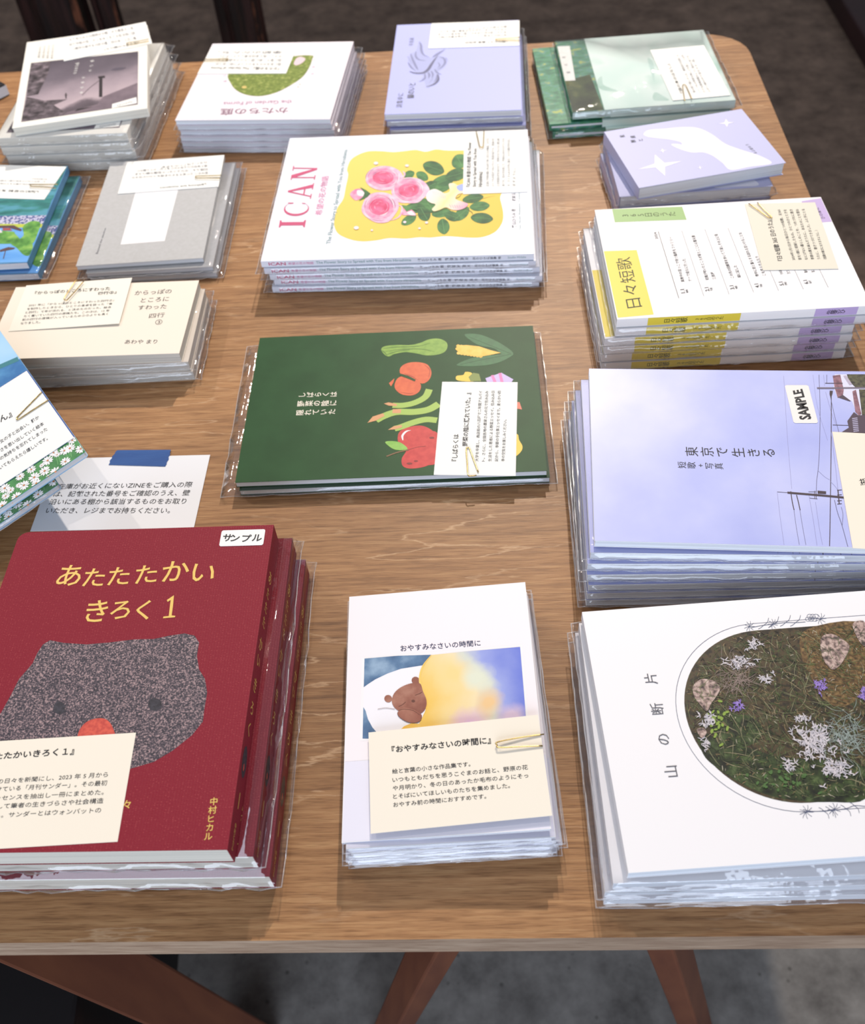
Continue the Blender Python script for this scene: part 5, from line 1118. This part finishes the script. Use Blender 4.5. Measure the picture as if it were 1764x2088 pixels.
for i, s_ in enumerate(['ちいさな港の町で暮らす人の声を聞きなが','ら、色えんぴつと水彩で描いた絵の本です。','また来る日まで。']):
    y0 = (572,490,425)[i]; xl = (-400,-330,880)[i]; a.text(C_, s_, [(1240+30*i,y0+4),(xl,y0-36+(26 if i == 2 else 0)),(xl,y0+6+(26 if i == 2 else 0)),(1240+30*i,y0+44)], GREYINK, 2)
a.done()
clip([(118,376),(90,376.2),(64,376.2),(62.5,378),(65,380.5),(90,381.5),(114,384)], .0173, 'gold wire clip on the card of the sea village booklet')

# ================================================================== cream four-line poem book
w, h, t, z = .150, .0868, .0086, .0268
PT, PB = un(406.3,572,z), un(365,719.8,z); rot = -.088; c_ = (PT+PB)/2; x, y = c_[0]-w/2*math.cos(rot), c_[1]-w/2*math.sin(rot)
qk = quad_of(x, y, rot, w, h, z); qk[1] = (406.3,572); qk[2] = (365,719.8)
a = Art(qk, w, h, t)
CRC = mat('cream_cover', (250, 238, 222), .6)
for i, (s_, p, q_, hh) in enumerate((('からっぽの',(870,150),(1105,138),30),('ところに',(908,198),(1088,188),28),('すわった',(890,246),(1072,236),28),('四行',(960,298),(1058,290),30))):
    a.text(Z4, s_, [(p[0]+4,p[1]-hh/2),(q_[0]+4,q_[1]-hh/2),(q_[0]-4,q_[1]+hh/2),(p[0]-4,p[1]+hh/2)], INK, 2)
a.text(Z4, '③', [(1002,322),(1046,320),(1040,352),(996,354)], INK, 2); a.text(Z4, 'あわや まり', [(808,450),(1014,448),(1006,474),(800,476)], INK, 2)
kp = make_book('paperback', (x, y, rot, w, h, z-t), t, a, CRC, page_mat('ivory_pages', (226, 222, 212)), 'left')
tag(kp, 'thick cream poem paperback with small black writing, topmost copy', 'book', 'cream poem paperbacks')
copies(kp, w, h, t, .0091, [(3.5,-1,.02),(4.5,-2.5,.03)], 'thick cream poem paperback', 'book', 'cream poem paperbacks', (.002,.005,.002,.002))
a = card([(55.7,582),(268.7,566),(242.9,662.4),(15.9,672.8)], .0278, .0868, .0565, 'ivory description card clipped to the cream poem paperback', mat('ivory_card', (254, 248, 234), .7), tilt=(0, -.015))
C_ = (10, 560, .1474)
a.text(C_, '『からっぽのところにすわった', [(420,228),(1445,165),(1440,215),(412,272)], INK, 2, .015); a.text(C_, '四行③』', [(1275,240),(1538,222),(1532,265),(1270,282)], INK, 2, .015)
for i, s_ in enumerate(['2021 年に『からっぽのところにすわった四行②』','を制作したときから、ひとりの食卓を詠った『食','と四行』で年が流れる、と決めたのだった。絵あ','たく書いていた四行の原稿たち。この③は、12 年','前の四行の原稿が入っているため①②よりも長く','なりました。']):
    xl = 330-24*i; xr = (1505,1480,1462,1440,1420,472)[i]; yl = 400+49*i; yr = yl-58 if i < 5 else yl-12
    a.text(C_, s_, [(xl,yl),(xr,yr),(xr-8,yr+32),(xl-8,yl+32)], INK, 2)
a.done()
clip([(170.7,573.3),(155,592),(137.8,610.6),(133.5,611.5),(130.9,608.3),(142,591),(153,574.2),(157,571)], .0290, 'gold wire clip on the ivory card of the cream poem paperback')

# ================================================================== blue and green daisy picture book
w, h, t = .17, .170, .0045
corner = np.array([-.2335, .4700]); zc = .043; rz, ty = .565, -.16
M3 = np.array(Matrix.Rotation(rz, 3, 'Z') @ Matrix.Rotation(ty, 3, 'Y'))
cc = un(174.6, 921.6, zc); ctr3 = cc+M3@np.array([-w/2, h/2, -t])
qd = []
for u, v in ((-w/2,h/2),(w/2,h/2),(w/2,-h/2),(-w/2,-h/2)):
    d = ctr3+M3@np.array([u, v, t])-np.array([0, 0, CH]); qd.append((882+F*(d@RT)/(d@FW), 1044-F*(d@UP)/(d@FW)))
a = Art(qd, w, h, t)
DSKY = ramp_mat('daisy_sky', [(.3, (140, 200, 248)), (.7, (186, 224, 252))], 14, 3); MTN = ramp_mat('blue_mountain', [(.35, (52, 116, 176)), (.65, (88, 156, 206))], 60, 6); MTG = mat('mountain_green', (62, 132, 142)); DBL = mat('deep_blue_band', (58, 92, 176)); GRS = ramp_mat('painted_grass', [(.35, (52, 116, 66)), (.65, (92, 160, 96))], 110, 6, stretch=(1, .4, 1)); PET = mat('daisy_petal', (250, 248, 250)); HEART = mat('daisy_heart', (214, 140, 92))
F_ = lambda u, v: (-w/2+u, -h/2+v)
a.flat([(-w/2,-h/2),(w/2,-h/2),(w/2,h/2),(-w/2,h/2)], DSKY, 1)
def edge_v(Y): return a.loc(Z0, (0, 0))
gl = a.loc(ZD, (755,1160))[1]; bl = a.loc(ZD, (265,455))[1]; mt = a.loc(ZD, (180,330))[1]
a.flat([(-w/2,-h/2),(w/2,-h/2),(w/2,gl+.002),(-w/2,gl+.002)], GRS, 2)
a.flat([(-w/2,gl),(w/2,gl),(w/2,bl),(-w/2,bl)], DBL, 2)
a.flat([(-w/2,bl-.002),(w/2,bl-.002),(w/2,mt-.004),(w/2-.02,mt+.002),(w/2-.05,mt-.012),(w/2-.09,mt-.004),(-w/2,mt)], MTN, 3)
a.strip([np.array(p) for p in [(w/2-.0005,mt-.003),(w/2-.02,mt+.002),(w/2-.05,mt-.011),(w/2-.09,mt-.004)]], .005, MTG, 4)
def daisy(u, v, r):
    for k in range(11):
        an = k*.571+rng.random()*.2; n_ = np.array([-math.sin(an), math.cos(an)]); d_ = np.array([math.cos(an), math.sin(an)]); c = np.array([u, v])
        p = [c+d_*r*.2-n_*r*.06, c+d_*r*.7-n_*r*.17, c+d_*r, c+d_*r*.7+n_*r*.17, c+d_*r*.2+n_*r*.06]; a.flat(a.clamp(p), PET, 6)
    a.flat([(u+r*.17*math.cos(k*.7), v+r*.17*math.sin(k*.7)) for k in range(9)], HEART, 7)
for p, r in (((820,1270),.0042),((710,1265),.0042),((735,1185),.0035),((655,1290),.004),((665,1400),.0040),((580,1330),.0025),((485,1390),.0042),((545,1310),.0035),((565,1505),.0045),((455,1495),.0042),((350,1560),.0044),((320,1480),.0036),((245,1640),.0042),((370,1620),.0038),((205,1550),.0036),((170,1755),.004),((110,1690),.003),((50,1670),.0042),((60,1750),.0032),((25,1845),.0042),((190,1640),.0022),((495,1555),.0022),((425,1440),.002),((130,1820),.0022),((0,1560),.003),((-60,1800),.004),((-90,1700),.004)):
    u, v = a.loc(ZD, p); daisy(u, v, r) if v < gl+.001 else None
for k in range(160): 
    u, v = rng.uniform(-w/2, w/2), rng.uniform(-h/2, gl); a.strip(a.clamp([(u,v),(u+.001,v+.003),(u+.0015,v+.006)]), .0004, mat('grass_stroke', (120, 182, 118)), 4) if v+.006 < gl else None
db = make_book('picture_book', (ctr3[0], ctr3[1], rz, w, h, ctr3[2]), t, a, DSKY, PAGES, 'left', tilt=(0, ty), radius=(0, .002, .002, 0))
tag(db, 'picture book painted with blue mountains and white daisies, topmost copy', 'book', 'daisy picture books')
copies(db, w, h, t, .0101, [(-25,-5.0,.0)], 'daisy meadow picture book', 'book', 'daisy picture books', (.001,.002,.002,.001), base=1)
cw, ch = .091, .055
kr = a.loc(ZD, (755,1160)); kt_ = a.loc(ZD, (275,485)); cr_ = (kr+kt_)/2; ch = np.linalg.norm(kt_-kr)
ca = Art(quad_of(0,0,0,1,1,0), cw, ch, .00035); ca.H = a.H
off = cr_-np.array([cw/2, 0])
T_ = np.array([[1,0,-off[0]],[0,1,-off[1]],[0,0,1]]); ca.H = T_@a.H; ca.z = .00035
ca.mb.prism(rrect(-cw/2, cw/2, -ch/2, ch/2, 0), 0, .00035, CARD)
ca.text(ZD, 'さん』', [(-90,985),(110,895),(135,950),(-65,1055)], INK, 2, .015)
for i, (s_, p, q_) in enumerate((('女の子と出会い、静か',(0,1190),(392,935)),('さを思い出していく絵本',(5,1275),(440,1000)),('の気持ちを忘れてしまった',(0,1360),(475,1055)),('いてもらえたら嬉しいです。',(-5,1455),(478,1150)))):
    p, q_ = np.array(p), np.array(q_); k = np.array([16, 34]); ca.text(ZD, s_, [p, q_, q_+k, p+k], INK, 2, .004)
co = ca.mb.build('description_card'); pz = ctr3+M3@np.array([off[0], off[1], t+.0005])
co.location = (pz[0], pz[1], TZ+pz[2]); co.rotation_euler = (0, ty, rz); tag(co, 'white description card clipped to the daisy picture book', 'card', 'description cards clipped to the books')
mb = MB()
pts = [a.loc(Z0, p) for p in ((87.5,801.8),(62,828),(38,852.5),(36.8,855.5),(40,857.5),(70,838),(101.5,817.8))]
mb.tube([ctr3+M3@np.array([u, v, t+.0014])+[0,0,TZ] for u, v in smooth_open(pts, 5)], .00040, GOLD); o = mb.build('paper_clip', smooth=True)
tag(o, 'gold wire clip on the white card of the daisy picture book', 'paper clip', 'gold wire paper clips on the description cards')

# ================================================================== stock notice, its tape and the dark book at the edge
q = [(110,935),(425.4,929.4),(390.5,1073.8),(74.6,1083)]
a = card(q, .0006, .1120, .066, 'white stock notice paper taped flat to the table', mat('notice_paper', (246, 247, 252), .8, .2), group=None)
C_ = Z4
for i, (s_, xl, yl, xr, yr) in enumerate((('在庫がお近くにないZINEをご購入の際',378,1398,1226,1388),('は、記載された番号をご確認のうえ、壁',358,1447,1210,1440),('沿いにある棚から該当するものをお取り',335,1497,1188,1492),('いただき、レジまでお持ちください。',320,1551,1092,1549))):
    a.text(C_, s_, [(xl+8,yl-17),(xr+6,yr-19),(xr-6,yr+17),(xl-6,yl+19)], INK, 2, .004)
o = a.done(); o.name = 'notice_paper'; o['category'] = 'notice'
TAPE = mat('blue_tape', (36, 82, 150), .55, .35, c2=(44, 92, 160), scale=14, stretch=(1, 8, 1), bump=(160, .3))
pts = [(239.7,917.6),(236,922)]; top_ = [(239.7+(348.6-239.7)*k/10, 917.6-.9*k/10) for k in range(11)]
rt = [(348.6,916.7),(346.5,922),(347,926),(343.5,931),(344,936),(340,942),(339.5,946),(336.5,950.6)]; bt = [(336.5-(336.5-221.3)*k/10, 950.6-3.2*k/10) for k in range(1, 11)]; lf = [(224,943),(223.5,939),(228,934),(228.5,930),(233,926),(236,920)]
loop = [un(*p, .0011) for p in top_+rt[1:]+bt+lf]
mb = MB(); n = len(loop)
z_on = lambda p, k: (p[0], p[1], TZ+.0008+k)
mb.add([z_on(p, 0) for p in loop]+[z_on(p, .00015) for p in loop], [tuple(range(n)), tuple(reversed(range(n, 2*n)))]+[((i+1)%n, i, n+i, n+(i+1)%n) for i in range(n)], TAPE)
o = mb.build('masking_tape'); tag(o, 'strip of blue masking tape holding down the stock notice', 'tape')
c_ = un(11, 172, .012); mb = MB(); mb.prism(rrect(-.13, 0, -.13, 0, .001), 0, .012, mat('black_cover', (26, 24, 28), .35, .5))
bb = empty('booklet', (c_[0], c_[1], TZ+.0002), -.80); mb.build('cover', bb); mb = MB(); mb.prism(rrect(-.128, .0002, -.128, .0002, 0), .001, .011, PAGES); mb.build('page_block', bb)
tag(bb, 'dark booklet whose corner shows past the landscape photograph paperbacks', 'booklet')
